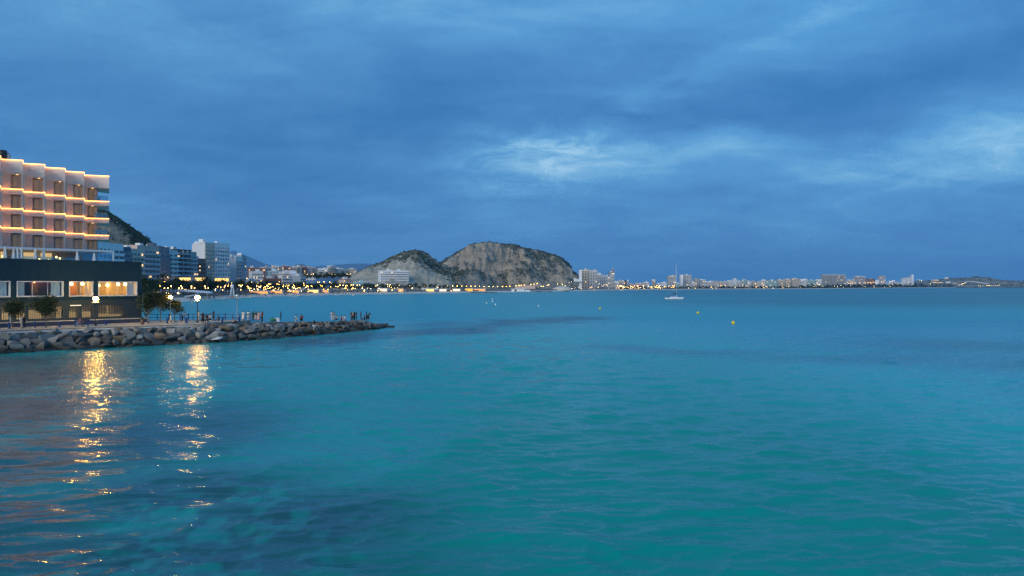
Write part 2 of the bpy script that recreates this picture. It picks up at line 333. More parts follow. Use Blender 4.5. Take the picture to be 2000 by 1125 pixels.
# ------------------------------------------------------------------ coast: beach and land
COAST = [(-700, 190), (-300, 240), (100, 300), (300, 345), (360, 385), (420, 444), (500, 550), (600, 642), (700, 722), (800, 797), (900, 880), (960, 950), (1060, 1050), (1130, 1250), (1200, 1500), (1300, 1650),
         (1400, 1925), (1560, 2150), (1650, 2500), (1760, 3400), (1850, 3900), (1930, 5000), (2000, 7000), (2200, 11000), (2600, 22000)]
CPX = np.array([c[0] for c in COAST], float); CY = np.array([c[1] for c in COAST], float)
def coast(px): return float(np.interp(px, CPX, CY))
def grid_mesh(name, V, nr, nc, m):
    mb = MB(); mb.v = [tuple(v) for v in V]
    for i in range(nr - 1):
        for j in range(nc - 1): mb.f.append((i * nc + j, i * nc + j + 1, (i + 1) * nc + j + 1, (i + 1) * nc + j)); mb.m.append(0); mb.sm.append(True)
    return mb.obj(name, m, kind='structure')
def build_land():
    pxs = np.unique(np.concatenate([CPX, np.arange(-700, 2600, 20)])); base = np.interp(pxs, CPX, CY)
    wob = 3.0 * (fbm(pxs / 40, pxs * 0, 3, 5) - .5) * base / 700
    for name, prof, m in (('beach', [(-14, -.7), (0, .0), (9, .55), (24, 1.1), (44, 1.7)], MAT['sand']), ('ground', [(36, .6), (46, 1.9), (49, 3.0), (140, 3.6), (700, 5), (4000, 5.5), (16000, 5.5)], MAT['land'])):
        V = []
        for d, z in prof:
            for px, b, w in zip(pxs, base, wob): s = .55 + .45 * min(1, b / 800); Y = min(26000, b + d * s + w * (d < 30)); V.append((max(-19000, min(19000, X_(px, Y))), Y, z))
        grid_mesh(name, V, len(prof), len(pxs), m)
build_land()

# ------------------------------------------------------------------ hills and mountains
def rock_mat(name, rock, rock2, scrub, sc=1.0):
    m = bpy.data.materials.new(name); m.use_nodes = True; N = NT(m.node_tree)
    geo = N.new('ShaderNodeNewGeometry'); pos = geo.outputs['Position']; nz = N.sep(geo.outputs['Normal'])[2]
    at = N.new('ShaderNodeAttribute', attribute_name='scrub').outputs['Fac']
    streak = N.noise(N.v('MULTIPLY', pos, (1, .5, .22)), .09 * sc, 6, .65, .6); spot = N.noise(pos, .16 * sc, 5, .7, .3); big = N.noise(pos, .016 * sc, 4, .6); spot2 = N.noise(N.v('MULTIPLY', pos, (1, 1, 1.6)), .055 * sc, 5, .65, .5)
    strata = N.noise(N.v('MULTIPLY', pos, (.12, .12, 1.6)), .10 * sc, 4, .6, .8)
    r = N.mix(N.mapr(streak, .35, .65, 0, 1), rock, rock2); r = N.mix(N.m('MULTIPLY', N.mapr(strata, .5, .68, 0, 1), .45), r, tuple(q * .62 for q in rock2))
    f = N.m('ADD', N.m('MULTIPLY', N.m('SUBTRACT', spot, .5), 4.2), N.m('ADD', N.m('MULTIPLY', N.m('SUBTRACT', spot2, .5), 4.0), N.m('MULTIPLY', N.m('SUBTRACT', big, .5), 1.8))); f = N.m('ADD', f, N.m('MULTIPLY', N.m('SUBTRACT', at, .5), 3.0))
    f = N.m('ADD', f, N.m('MULTIPLY', N.m('SUBTRACT', nz, .62), 1.1)); f = N.mapr(f, -.05, .50, 0, 1)
    c = N.mix(f, r, scrub)
    p = N.new('ShaderNodeBsdfPrincipled'); N.put(p.inputs['Base Color'], c); p.inputs['Roughness'].default_value = .95; p.inputs['Specular IOR Level'].default_value = .1
    b = N.new('ShaderNodeBump'); b.inputs['Strength'].default_value = .9; b.inputs['Distance'].default_value = 6 / sc; N.put(b.inputs['Height'], N.m('ADD', streak, spot)); N.l.new(b.outputs[0], p.inputs['Normal'])
    N.l.new(p.outputs[0], N.new('ShaderNodeOutputMaterial').inputs[0]); return m
def hill(name, ridge, Yr, foot, m, nu=260, nv=90, rough=1.0, seed=0, prof=.75, scrubf=None, cliffs=None, edge=.0):
    """a ridge seen against the sky: front slope from its foot up to the crest, then falling away behind"""
    rp = np.array([r[0] for r in ridge], float); ry = np.array([r[1] for r in ridge], float)
    u = np.linspace(rp[0], rp[-1], nu); yr = np.interp(u, rp, ry) + edge * 2.2 * (fbm(u / 7, u * 0 + seed, 4, seed) - .5)
    zr = np.maximum(CAMZ - (yr - HOR) / F * Yr, 1.0); Yf = np.array([foot(p) for p in u])
    v = np.concatenate([np.linspace(0, 1, nv), [1.06, 1.15, 1.35]])
    V_, U_ = np.meshgrid(v, u, indexing='ij'); Yg = Yf[None, :] + (Yr - Yf[None, :]) * V_; Xg = (U_ - 1000) / F * Yg
    vv = np.clip(V_, 0, 1); pr = vv ** prof
    if cliffs is not None: pr = cliffs(U_, vv, pr)
    back = np.where(V_ > 1, 1 - (V_ - 1) / .35 * .6, 1.0)
    Zg = 2 + (zr[None, :] - 2) * pr * back
    sc = (Yr - Yf.min()) / 60
    gul = fbm(Xg / (6 * sc) + seed, Yg / (26 * sc), 5, seed + 1) - .5; lump = fbm(Xg / (16 * sc), Yg / (13 * sc), 6, seed + 2) - .5
    rid = 1 - np.abs(2 * fbm(Xg / (9 * sc) + 5, Yg / (12 * sc), 5, seed + 3) - 1)
    amp = rough * sc * 5.0 * (4 * vv * (1 - vv)) ** .6 * np.clip(zr[None, :] / zr.max(), .15, 1)
    Zg = Zg + amp * (1.0 * gul + 1.1 * lump + .7 * (rid - .75)); Yg = Yg - amp * .8 * gul; Xg = Xg + amp * .5 * lump
    # nothing on the slope may stick out over the crest line
    lim = CAMZ + (zr[None, :] - CAMZ) / Yr * Yg * (.995); Zg = np.where((V_ < 1) & (Zg > lim), lim - (Zg - lim) * .3, Zg)
    o = grid_mesh(name, np.stack([Xg, Yg, Zg], -1).reshape(-1, 3), len(v), nu, m)
    s = scrubf(U_, vv) if scrubf else np.full_like(vv, .5); s = np.clip(s + .35 * (fbm(U_ / 9, vv * 9, 4, seed + 9) - .5), 0, 1)
    a = o.data.attributes.new('scrub', 'FLOAT', 'POINT'); a.data.foreach_set('value', s.ravel().astype(np.float32))
    return Xg, Yg, Zg, s, o
ROCK = rock_mat('limestone_and_scrub', (.50, .41, .30), (.34, .285, .22), (.125, .125, .09))
ROCKPALE = rock_mat('pale_quarry_face', (.60, .53, .40), (.46, .40, .30), (.135, .135, .10))
ROCKCITY = rock_mat('castle_hill_rock', (.30, .27, .21), (.19, .175, .14), (.036, .050, .030), 2.2)
FAR = mat('distant_mountain_rock', (.10, .10, .10), .95, .25, .0006)
def cl2(U, v, pr):
    n = fbm(U / 22, v * 3, 4, 61) * .10
    st = .34 * smooth(.02, .16, v + n - .05) + .10 * smooth(.2, .4, v + n) + .30 * smooth(.46, .60, v + n - .05) + .26 * smooth(.66, 1.0, v)
    w = smooth(880, 960, U); return pr * (1 - .75 * w) + st * .75 * w
def sc2(U, v):
    s = .50 + .42 * smooth(.60, .95, v) + .10 * smooth(.22, .36, v) * smooth(.52, .42, v)
    s -= .50 * np.exp(-((U - 945) / 50) ** 2) * smooth(.30, .42, v) * smooth(.88, .66, v)
    s -= .28 * smooth(1020, 1110, U) * smooth(.6, .2, v); s -= .14 * smooth(.14, .05, v); s += .25 * smooth(940, 880, U) * smooth(.5, .2, v)
    return s
def sc1(U, v):
    line = .60 - (U - 745) / 115 * .55                      # the bare quarried face lies below this line
    s = .56 * smooth(-.05, .05, v - np.clip(line + .04 * np.sin(U / 6), -.2, .95)) * smooth(700, 730, U)
    s = np.where(U < 745, smooth(.90, .98, v) * .7 - .1, s - .12 * (s < .1)); return s + .03 - .7 * s * np.exp(-((U - 838) / 40) ** 2) * smooth(.42, .2, v)
HILL2 = [(846, 530), (855, 516), (862, 510), (875, 503), (890, 494), (905, 485), (915, 478.5), (930, 474.5), (950, 472.5), (965, 473.5), (980, 476), (1000, 477), (1020, 482), (1040, 486.5), (1060, 490), (1070, 495), (1080, 496), (1095, 503), (1108, 513), (1116, 522), (1119, 530), (1126, 533), (1132, 540), (1140, 556)]
HILL1 = [(645, 560), (655, 551), (663, 546), (680, 540), (700, 530), (715, 522), (735, 515), (752, 508), (765, 500), (780, 494.5), (800, 489.5), (812, 488), (822, 489), (833, 495), (845, 505), (853, 511), (865, 516), (880, 525), (895, 538), (908, 548), (925, 558)]
h2 = hill('long_limestone_hill', HILL2, 1700, lambda p: coast(p) + 150, ROCK, 330, 110, 1.9, 11, .8, sc2, cl2, 1.0)
h1 = hill('quarried_hill', HILL1, 1180, lambda p: coast(p) + 130, ROCKPALE, 260, 90, 1.0, 31, .8, sc1, None, .9)
CASTLE = [(-60, 330), (60, 360), (150, 395), (195, 408), (212, 412), (225, 421), (238, 430), (250, 438), (262, 446), (272, 452), (285, 462), (300, 475), (312, 484), (330, 500), (345, 530)]
h3 = hill('castle_hill', CASTLE, 640, lambda p: 520, ROCKCITY, 200, 70, .9, 51, .8, lambda U, v: .30 + .5 * smooth(.75, .97, v) + .3 * smooth(235, 262, U) * smooth(.3, .6, v), None, 1.6)
CAPE = [(1768, 556), (1790, 549), (1830, 546), (1850, 543.5), (1875, 542), (1900, 541), (1930, 541.5), (1938, 544), (1960, 547.5), (2000, 549), (2100, 551), (2300, 556)]
h4 = hill('low_cape_hill', CAPE, 4900, lambda p: 4150, ROCK, 160, 40, .35, 71, .8, lambda U, v: .42 + 0 * v, None, .5)
hill('blue_mountain', [(380, 520), (420, 508), (440, 498), (452, 490), (458, 489.5), (466, 493), (478, 498), (488, 502), (500, 508), (515, 514), (530, 518.5), (548, 521), (575, 524), (600, 530)], 18000, lambda p: 14000, FAR, 120, 24, .25, 81, .8, edge=.5)
hill('small_blue_mountain', [(545, 526), (558, 521.5), (572, 518), (583, 515.5), (592, 516), (602, 520), (615, 524), (640, 530)], 16500, lambda p: 14500, FAR, 60, 16, .2, 82, .8, edge=.4)
hill('flat_blue_mountain', [(560, 528), (590, 523), (612, 520.5), (650, 517), (680, 515.5), (705, 514.5), (730, 515), (770, 518), (820, 526)], 20000, lambda p: 15500, FAR, 90, 16, .2, 83, .8, edge=.3)

def scrub_clumps(name, H, n, size, seed, thr, mats, pick=None):
    Xg, Yg, Zg, s, o = H; rng = random.Random(seed); mb = MB(); nr, nc = Xg.shape; k = 0; tries = 0
    while k < n and tries < n * 30:
        tries += 1; i = rng.randrange(3, nr - 3); j = rng.randrange(2, nc - 2)
        if s[i, j] < thr * rng.uniform(.7, 1.15) or (pick and not pick(i / (nr - 3), j / nc, rng)): continue
        a = size * rng.uniform(.5, 1.4); x, y, z = Xg[i, j] + rng.uniform(-2, 2), Yg[i, j] + rng.uniform(-2, 2), Zg[i, j]; k += 1
        ph = rng.uniform(0, 6.28); ring = [(x + a * math.cos(ph + q * 1.257) * rng.uniform(.7, 1.2), y + a * math.sin(ph + q * 1.257) * rng.uniform(.7, 1.2), z + a * .25 * rng.uniform(-.5, 1)) for q in range(5)]
        mb.add(ring + [(x, y, z + a * rng.uniform(.6, 1.0)), (x, y, z - a * .5)], [(q, (q + 1) % 5, 5) for q in range(5)] + [((q + 1) % 5, q, 6) for q in range(5)], rng.randrange(len(mats)), True)
    return mb.obj(name, mats, kind='stuff')
scrub_clumps('hill_scrub', h2, 1800, 2.1, 5, .62, [LEAF[0], LEAF[1], LEAF[2]])
scrub_clumps('hill_scrub', h1, 800, 1.5, 6, .56, [LEAF[0], LEAF[1], LEAF[2]])
scrub_clumps('hill_scrub', h3, 900, 1.1, 9, .35, [LEAF[0], LEAF[3]])
scrub_clumps('cape_scrub', h4, 500, 5, 8, .38, [LEAF[0], LEAF[1]])
# ------------------------------------------------------------------ breakwater and promenade
JW = [(-62 - 33, 86 - 56), (-78.5, 58), (-62, 84), (-55.5, 92), (-47.8, 98.7), (-41.8, 104), (-37.7, 109), (-33, 119), (-27.6, 133), (-24.8, 143.5), (-24.3, 146)]    # waterline of the seaward side
JW = [Vector(q) for q in JW]
_JL = [0.0]
for a_, b_ in zip(JW, JW[1:]): _JL.append(_JL[-1] + (b_ - a_).length)
JLEN = _JL[-1]
def jetty(s):
    """point on the waterline s metres along the breakwater, and the direction across it (landward)"""
    s = max(0, min(JLEN, s))
    for i in range(len(JW) - 1):
        if s <= _JL[i + 1] or i == len(JW) - 2:
            t = (s - _JL[i]) / (_JL[i + 1] - _JL[i]); p = JW[i].lerp(JW[i + 1], t); break
    e = 4.0
    def at(q):
        q = max(0, min(JLEN, q))
        for i in range(len(JW) - 1):
            if q <= _JL[i + 1] or i == len(JW) - 2: return JW[i].lerp(JW[i + 1], (q - _JL[i]) / (_JL[i + 1] - _JL[i]))
    d = (at(s + e) - at(s - e)).normalized()
    return p, Vector((-d.y, d.x)), d
def jx(p, off, tap):      # offset across the breakwater, narrower and closer to the waterline toward the tip
    c = float(np.interp(p.y, [110, 130, 146], [4.8, 3.2, .8])); w = float(np.interp(p.y, [110, 130, 146], [1, .8, .55])); return c + (off - 4.8) * tap * w
def top_z(Y): return float(np.interp(Y, [30, 105, 117, 125, 136, 142, 147.5], [2.35, 2.35, 2.25, 2.0, 1.62, 1.35, .15]))
# podium frame: origin A, x along the sea front, y into the building
PA = Vector((X_(0, 105), 105)); PB = Vector((X_(277, 121), 121)); PDIR = (PB - PA).normalized(); PIN = Vector((-PDIR.y, PDIR.x)); PANG = math.atan2(PDIR.y, PDIR.x); PLEN = (PB - PA).length
PZ = 2.2
def ps(px):
    k = (px - 1000) / F; return (k * PA.y - PA.x) / (PDIR.x - k * PDIR.y)
def pw(s, inw, z=0.0): q = PA + PDIR * s + PIN * inw; return Vector((q.x, q.y, z))
def build_breakwater():
    mb = MB(); S = np.linspace(0, JLEN, 46); V = []
    for s in S:
        p, n, d = jetty(s); tz = top_z(p.y + 3); tap = min(1, (JLEN - s) / 9 + .08)
        for off, z in ((-.8, -1.0), (.4, -.25), (2.6, tz * .55 - .3), (4.6, tz - .25), (5.2, tz - .05), (9.0, tz - .05), (10.6, .6), (12.5, -1.0)):
            q = p + n * jx(p, off, tap); V.append((q.x, q.y, z if z < 0 else z * min(1, max(0, (JLEN - s - .8) / 4.5))))
    grid_mesh('breakwater_mound', V, len(S), 8, mat('wet_rubble', (.055, .052, .048), .9, .4, 1.2, .5))
    # paved promenade between the rocks and the dark building, running out to the railing at the head of the bay
    edge = []
    for s in np.linspace(0, 91, 24): p, n, d = jetty(s); edge.append(p + n * 5.0)
    pend, nend, dend = jetty(91)
    back = [pend + nend * 9.5, Vector((X_(490, 127.5), 127.5)), Vector((X_(400, 128), 128)), Vector((X_(300, 127), 127)), Vector((X_(250, 127), 127)) + PIN * 8] + [PA + PDIR * q + PIN * 6 for q in (16, -10, -60)]
    mb = MB(); mb.prism([(q.x, q.y) for q in edge + back], -1.0, PZ); mb.obj('promenade', MAT['paving'], kind='structure')
    # kerb along the rocks
    mb = MB()
    for a_, b_ in zip(edge, edge[1:]):
        c = (a_ + b_) / 2; d = b_ - a_; mb.box((c.x, c.y, PZ + .05), (d.length, .35, .22), math.atan2(d.y, d.x))
    mb.obj('promenade_kerb', MAT['coping'], kind='structure')
build_breakwater()

def boulder_mesh(seed, mats):
    rng = random.Random(seed); bm = bmesh.new()
    a, b, c = rng.uniform(.8, 1.25), rng.uniform(.7, .95), rng.uniform(.5, .78)
    for i in range(13):
        v = Vector((rng.gauss(0, 1), rng.gauss(0, 1), rng.gauss(0, 1))).normalized()
        k = max(abs(v.x), abs(v.y), abs(v.z)); v = v / (k ** .85); bm.verts.new((v.x * a * rng.uniform(.85, 1.05), v.y * b * rng.uniform(.85, 1.05), v.z * c * rng.uniform(.85, 1.05)))
    r = bmesh.ops.convex_hull(bm, input=bm.verts); bmesh.ops.delete(bm, geom=[g for g in r['geom_interior'] if isinstance(g, bmesh.types.BMVert)], context='VERTS')
    bmesh.ops.dissolve_limit(bm, angle_limit=R(14), verts=bm.verts, edges=bm.edges)
    bmesh.ops.bevel(bm, geom=bm.edges[:], offset=.035, segments=1, affect='EDGES', profile=.5)
    bmesh.ops.triangulate(bm, faces=[f for f in bm.faces if len(f.verts) > 4])
    me = bpy.data.meshes.new('boulder'); bm.to_mesh(me); bm.free(); me.materials.append(mats); return me
def stone_mat(name, col):
    m = bpy.data.materials.new(name); m.use_nodes = True; N = NT(m.node_tree)
    pos = N.new('ShaderNodeNewGeometry').outputs['Position']; rnd = N.new('ShaderNodeObjectInfo').outputs['Random']
    n = N.noise(pos, 1.3, 6, .65, .4); f = N.noise(pos, 7, 4, .6)
    c = N.ramp(n, [(.25, tuple(q * .62 for q in col)), (.5, col), (.78, tuple(q * 1.35 for q in col))])
    c = N.mix(.25, c, N.ramp(f, [(.3, tuple(q * .5 for q in col)), (.7, tuple(q * 1.4 for q in col))]))
    c = N.mix(N.mapr(rnd, 0, 1, 0, .4), c, N.v('MULTIPLY', c, (1.25, 1.0, .76)))
    wet = N.mapr(N.m('ADD', N.sep(pos)[2], N.m('MULTIPLY', N.noise(pos, .9, 3), .5)), .5, 1.45, 1, 0)           # algae and water line on the lowest stones
    c = N.mix(N.m('MULTIPLY', wet, .85), c, (.026, .022, .014))
    p = N.new('ShaderNodeBsdfPrincipled'); N.put(p.inputs['Base Color'], c); N.put(p.inputs['Roughness'], N.mapr(wet, 0, 1, .85, .35)); p.inputs['Specular IOR Level'].default_value = .3
    b = N.new('ShaderNodeBump'); b.inputs['Strength'].default_value = .8; b.inputs['Distance'].default_value = .12; N.put(b.inputs['Height'], N.m('ADD', n, N.m('MULTIPLY', f, .5))); N.l.new(b.outputs[0], p.inputs['Normal'])
    N.l.new(p.outputs[0], N.new('ShaderNodeOutputMaterial').inputs[0]); return m
STONES = {'dark grey': stone_mat('dark_stone', (.11, .108, .103)), 'grey': stone_mat('grey_stone', (.20, .195, .182)), 'pale grey': stone_mat('pale_stone', (.32, .31, .285)), 'brownish': stone_mat('brown_stone', (.22, .165, .115))}
def build_boulders():
    rng = random.Random(21); protos = {k: [boulder_mesh(100 * i + j, m) for j in range(6)] for i, (k, m) in enumerate(STONES.items())}
    places = [(40, 'below the left small tree'), (140, 'below the second small tree'), (235, 'below the lamp before the dark green building'), (290, 'below the corner of the dark green building'),
              (350, 'below the clump of three trees'), (420, 'below the lamp by the railing'), (520, 'below the people at the railing'), (630, 'below the people sitting on the rocks'), (685, 'below the pair in white'), (999, 'near the tip of the breakwater')]
    rows = [('waterline', .55, -.05), ('lower', 1.55, .50), ('middle', 2.6, 1.05), ('upper', 3.6, 1.65), ('topmost', 4.55, 2.1)]
    todo = []
    for ri, (rn, off, z) in enumerate(rows):
        s = 14 + rng.uniform(0, 1)
        while s < JLEN - .5:
            p, n, d = jetty(s); near = 1.0 if p.y < 115 else .95
            step = rng.choice([rng.uniform(.85, 1.35), rng.uniform(1.35, 2.0)]) * near; k = s + step / 2
            p, n, d = jetty(k); tap = min(1, (JLEN - k) / 8 + .12); frac = top_z(p.y + 3) / 2.35
            if not (ri >= 3 and frac < .45):
                q = p + n * (jx(p, off, tap) + rng.uniform(-.2, .2)); zz = z * frac + rng.uniform(-.12, .12) - (.25 if ri == 4 else 0)
                px = 1000 + q.x / q.y * F
                if px > -95: todo.append((ri, rn, px, q, zz, step, d))
            s += step
    todo.sort(key=lambda t: (t[0], t[2])); count = {}; objs = []
    for ri, rn, px, q, zz, step, d in todo:
        shade = rng.choices(list(STONES), weights=[(6, 2, 0, 1), (5, 4, 1, 1), (3, 5, 3, 1), (2, 5, 5, 2), (1, 4, 6, 2)][ri])[0]
        if px > 560: shade = rng.choice(['dark grey', 'dark grey', 'grey', 'brownish'] if ri else ['brownish', 'dark grey'])
        place = next(l for lim, l in places if px < lim); key = (rn, shade, place); i = count.get(key, 0); count[key] = i + 1
        o = link('boulder', rng.choice(protos[shade])); o.location = (q.x, q.y, zz)
        o.rotation_euler = (rng.uniform(-.35, .35), rng.uniform(-.35, .35), math.atan2(d.y, d.x) + rng.uniform(-.5, .5) + rng.choice([0, math.pi]))
        o.scale = (step * .56, step * .56 * rng.uniform(.8, 1.05), rng.uniform(.62, .95)); o['group'] = 'boulders of the breakwater'; o['category'] = 'boulder'; objs.append((o, key, i))
    for o, key, i in objs:
        rn, shade, place = key; o['label'] = (f'{nth(i)} {shade} boulder in the {rn} row {place}' if count[key] > 1 else f'only {shade} {rn} row boulder {place}')
    # one pale washed stone at the water's edge
    q = P(424, 660, 104.5); o = link('boulder', boulder_mesh(991, mat('washed_white_stone', (.52, .51, .47), .8, .12, 2, .3))); o.location = (q.x, q.y, .55); o.scale = (1.0, .6, .5); o.rotation_euler = (.1, -.45, .9)
    tag(o, 'single pale whitish boulder tilted at the waterline below the right lamp', 'boulder', 'boulders of the breakwater')
    # rocks that break the surface off the tip
    for i, (px, py, k) in enumerate(((763, 637.8, .6), (756, 637.2, .8), (749, 636, .9), (740, 635, 1.0))):
        Y = depth_at(py, .2); o = link('boulder', protos['dark grey'][i]); o.location = (X_(px, Y), Y, .1); o.scale = (k * 1.2, k, k * .7); o.rotation_euler = (.2, .1, i)
        tag(o, f'{["outermost", "second outermost", "third outermost", "fourth outermost"][i]} wet dark boulder at the very tip of the breakwater', 'boulder', 'boulders of the breakwater')
build_boulders()

# ------------------------------------------------------------------ dark green building on the sea front
GLASS = clear_glass('clear_window_pane', refl=.04); GLASSB = clear_glass('bluish_glass_panel', (.62, .80, .86), .18)
LATTICE = mat('pale_lattice', (.10, .11, .11), .7, .1)
def build_podium():
    T = thing('dark_green_building', 'long dark green flat roofed building on the promenade with lit restaurant windows', 'building', (PA.x, PA.y, PZ), PANG)
    L0, L1, H, DEP = -46.0, PLEN, 11.85 - PZ, 42.0
    wz0, wz1 = 6.52 - PZ, 8.70 - PZ
    wins = [(-9.0, ps(19.5)), (ps(33), ps(123)), (ps(135), ps(181)), (ps(192), ps(267))]
    lz0, lz1 = 3.2 - PZ, 5.0 - PZ
    lats = [(ps(3), ps(21)), (ps(32), ps(49)), (ps(56), ps(124)), (ps(135), ps(152)), (ps(160), ps(181)), (ps(192), ps(240))]
    # wall: the body behind a recess zone, and the front built round its openings
    mb = MB(); th = .35
    def courses(z0, z1, holes):
        x = L0
        for a, b in holes + [(L1, L1)]:
            if a > x: mb.b2(x, a, 0, th, z0, z1)
            x = b
    courses(0, lz0, []); courses(lz0, lz1, lats); courses(lz1, wz0, []); courses(wz0, wz1, wins)
    mb.b2(L0, L1, .06, th, wz1, H)
    mb.b2(L1 - .35, L1, th, DEP, 0, H); mb.b2(L0, L0 + .35, th, DEP, 0, H); mb.b2(L0 + .35, L1 - .35, DEP - .35, DEP, 0, H)
    mb.obj('wall', MAT['green_low'], T)
    mb = MB(); mb.b2(L0 + .35, L1 - .35, th, DEP - .35, H - .75, H - .55); mb.obj('roof', MAT['grey'], T)
    mb = MB(); mb.b2(L0, L1 + .03, -.03, .5, H, H + .12); mb.obj('coping', MAT['green_clad'], T)
    # cladding panels above the windows, open joints between them, narrow panels on the piers
    pm = {}
    def panel(x0, x1, z0, z1):
        k = (round(x1 - x0, 2), round(z1 - z0, 2))
        if k not in pm: b = MB(); b.b2(.008, x1 - x0 - .008, -.055, .0, .008, z1 - z0 - .008); pm[k] = b.mesh('cladding_panel', MAT['green_clad'])
        o = link('cladding_panel', pm[k], T, (x0, .06 if z0 > wz1 - .01 else -.005, z0)); return o
    x = L1
    while x > -12: panel(x - 1.25, x, wz1, H); x -= 1.25
    edges = [wins[0][1], wins[1][0], wins[1][1], wins[2][0], wins[2][1], wins[3][0], wins[3][1], L1]
    for a, b in zip(edges[0::2], edges[1::2]): panel(a, b, wz0, wz1)
    x = L1
    while x > -12: panel(x - 1.25, x, lz1 + .9, wz0); x -= 1.25
    # windows with frames, panes, curtains
    for i, (a, b) in enumerate(wins):
        fr = MB(); w = .09
        for q in ((a - .05, b + .05, wz1 - w, wz1 + .05), (a - .05, b + .05, wz0 - .1, wz0 + w)): fr.b2(q[0], q[1], -.12, th, q[2], q[3])
        for q in ((a - .05, a + w), (b - w, b + .05)): fr.b2(q[0], q[1], -.12, th, wz0 + w, wz1 - w)
        n = [3, 3, 2, 4][i]
        for k in range(1, n): xx = a + (b - a) * k / n; fr.b2(xx - .03, xx + .03, .12, .2, wz0 + w, wz1 - w)
        f = fr.obj('window', MAT['frame'], T)
        p = MB(); p.b2(a + w, b - w, .22, .235, wz0 + w, wz1 - w); p.obj('pane', GLASS, f)
        cur = {0: [(b - 2.3, b - .3)], 1: [(a + .15, a + 1.15), (b - 1.5, b - .2)], 2: [(b - .85, b - .55), (b - .35, b - .15)], 3: [(b - 1.3, b - .2)]}[i]
        for c0, c1 in cur:
            c = MB(); nn = max(4, int((c1 - c0) / .12)); top = [(c0 + (c1 - c0) * k / nn, .5 + .07 * math.sin(k * 1.9)) for k in range(nn + 1)]
            vs = [(x_, y_, wz0 + .1) for x_, y_ in top] + [(x_, y_, wz1 - .1) for x_, y_ in top]
            c.add(vs, [(k, k + 1, k + nn + 2, k + nn + 1) for k in range(nn)], 0, True); c.obj('curtain', MAT['curtain'] if i < 2 else MAT['frame'], f)
        # the room behind
        rm = MB(); d = 6.0; x0, x1, z0, z1 = a - .4, b + .4, wz0 - .75, wz1 + .45
        rm.quad((x0, d, z0), (x1, d, z0), (x1, d, z1), (x0, d, z1), 0); rm.quad((x0, th, z0), (x1, th, z0), (x1, d, z0), (x0, d, z0), 1)
        rm.quad((x0, th, z1), (x0, d, z1), (x1, d, z1), (x1, th, z1), 2); rm.quad((x0, th, z0), (x0, d, z0), (x0, d, z1), (x0, th, z1), 0); rm.quad((x1, d, z0), (x1, th, z0), (x1, th, z1), (x1, d, z1), 0)
        rm.obj('room', [[MAT['dark'], MAT['dark'], MAT['dark']], [MAT['dark'], MAT['dark'], MAT['dark']], [MAT['cream'], MAT['wood'], MAT['cream']], [MAT['cream'], MAT['wood'], MAT['pale']]][i], T)
        rng = random.Random(i + 5)
        if i: lp_ = MB(); lp_.b2(a + .3, b - .3, 1.6, 4.6, z1 - .06, z1 - .02); lp_.obj('fill_panel', G_ROOM[i], T)  # added glowing panel under the ceiling, a warm fill for the room
        if i == 1:
            for xx, ww in ((a + (b - a) * .44, 1.7), (a + (b - a) * .72, 1.0)): m = MB(); m.b2(xx, xx + ww, 2.6, 2.75, z0, z1); m.obj('wood_panel', MAT['wood'], T)
            m = MB(); m.ball((a + (b - a) * .5, 2.2, wz1 - .1), .10); m.obj('pendant_lamp', glow('dim_pendant_glow', (1, .42, .10), 8), T)
        if i >= 2:
            for xx in ([a + 1.2, a + 3.0] if i == 2 else [a + .9, a + 2.2, a + 3.8, a + 5.6]):
                m = MB(); m.ball((xx, rng.uniform(1.6, 3.2), wz1 - rng.uniform(.30, .6)), .24, 8, 5); m.obj('pendant_lamp', G_REST, T)
            for k in range(3 if i == 2 else 6):
                xx = a + .5 + k * 1.05; m = MB(); m.box((xx, 1.5, z0 + .72), (.7, .7, .05)); m.tube([(xx, 1.5, z0), (xx, 1.5, z0 + .7)], .04)
                m.obj('table', MAT['canvas'], T)
                for sx in (-.5, .5): m = MB(); m.box((xx + sx, 1.5, z0 + .45), (.06, .42, .9)); m.box((xx + sx * .7, 1.5, z0 + .45), (.38, .42, .05)); m.obj('chair', MAT['brown'], T)
            for xx, ww in (((a + b) / 2 - .3, 1.3),) if i == 2 else ((a + 1.5, .5), (a + 3.1, .8), (b - 2.6, .5)): m = MB(); m.b2(xx, xx + ww, 4.2, 4.6, z0, z1); m.obj('pillar', MAT['wood'] if i == 2 else MAT['cream'], T)
    # lattice openings of the ground floor, lit from inside here and there
    lit = {0: [(0, .9, .55)], 1: [(.1, 1, .45)], 2: [(.0, .38, .7), (.82, .95, .9)], 3: [(.02, .95, .5)], 4: [(.0, .12, 1), (.1, .95, .5)], 5: [(0, .5, .28), (.40, .46, .95), (.5, .95, .2)]}
    for i, (a, b) in enumerate(lats):
        la = MB(); n = int((b - a) / .24); h = lz1 - lz0
        for k in range(n + 1): la.b2(a + (b - a) * k / n - .035, a + (b - a) * k / n + .035, .02, .18, lz0, lz1)
        for k in range(9): la.b2(a, b, .03, .17, lz0 + h * k / 8 - .035, lz0 + h * k / 8 + .035)
        la.obj('lattice', LATTICE, T)
        bk = MB(); bk.b2(a - .1, b + .1, th + .6, th + .65, lz0 - .2, lz1 + .2); bk.obj('backing_wall', MAT['grey'], T)
        for f0, f1, hh in lit[i]: m = MB(); m.b2(a + (b - a) * f0, a + (b - a) * f1, th + .05, th + .09, lz0, lz0 + h * hh); m.obj('lit_panel', G_WIN2, T)
    m = MB(); m.b2(ps(137), ps(158), -.12, -.02, lz1 + .02, lz1 + .12); m.obj('tube_light', glow('tube_light_glow', (1, .85, .62), 1.0), T)
    # low navy wall with a pale coping in front
    wl = thing('low_wall', 'low navy blue wall with pale coping along the foot of the dark green building', 'wall', (PA.x, PA.y, PZ), PANG)
    m = MB(); m.b2(L0, L1 - .3, -2.3, -2.05, 0, .62); m.obj('wall', MAT['navy'], wl)
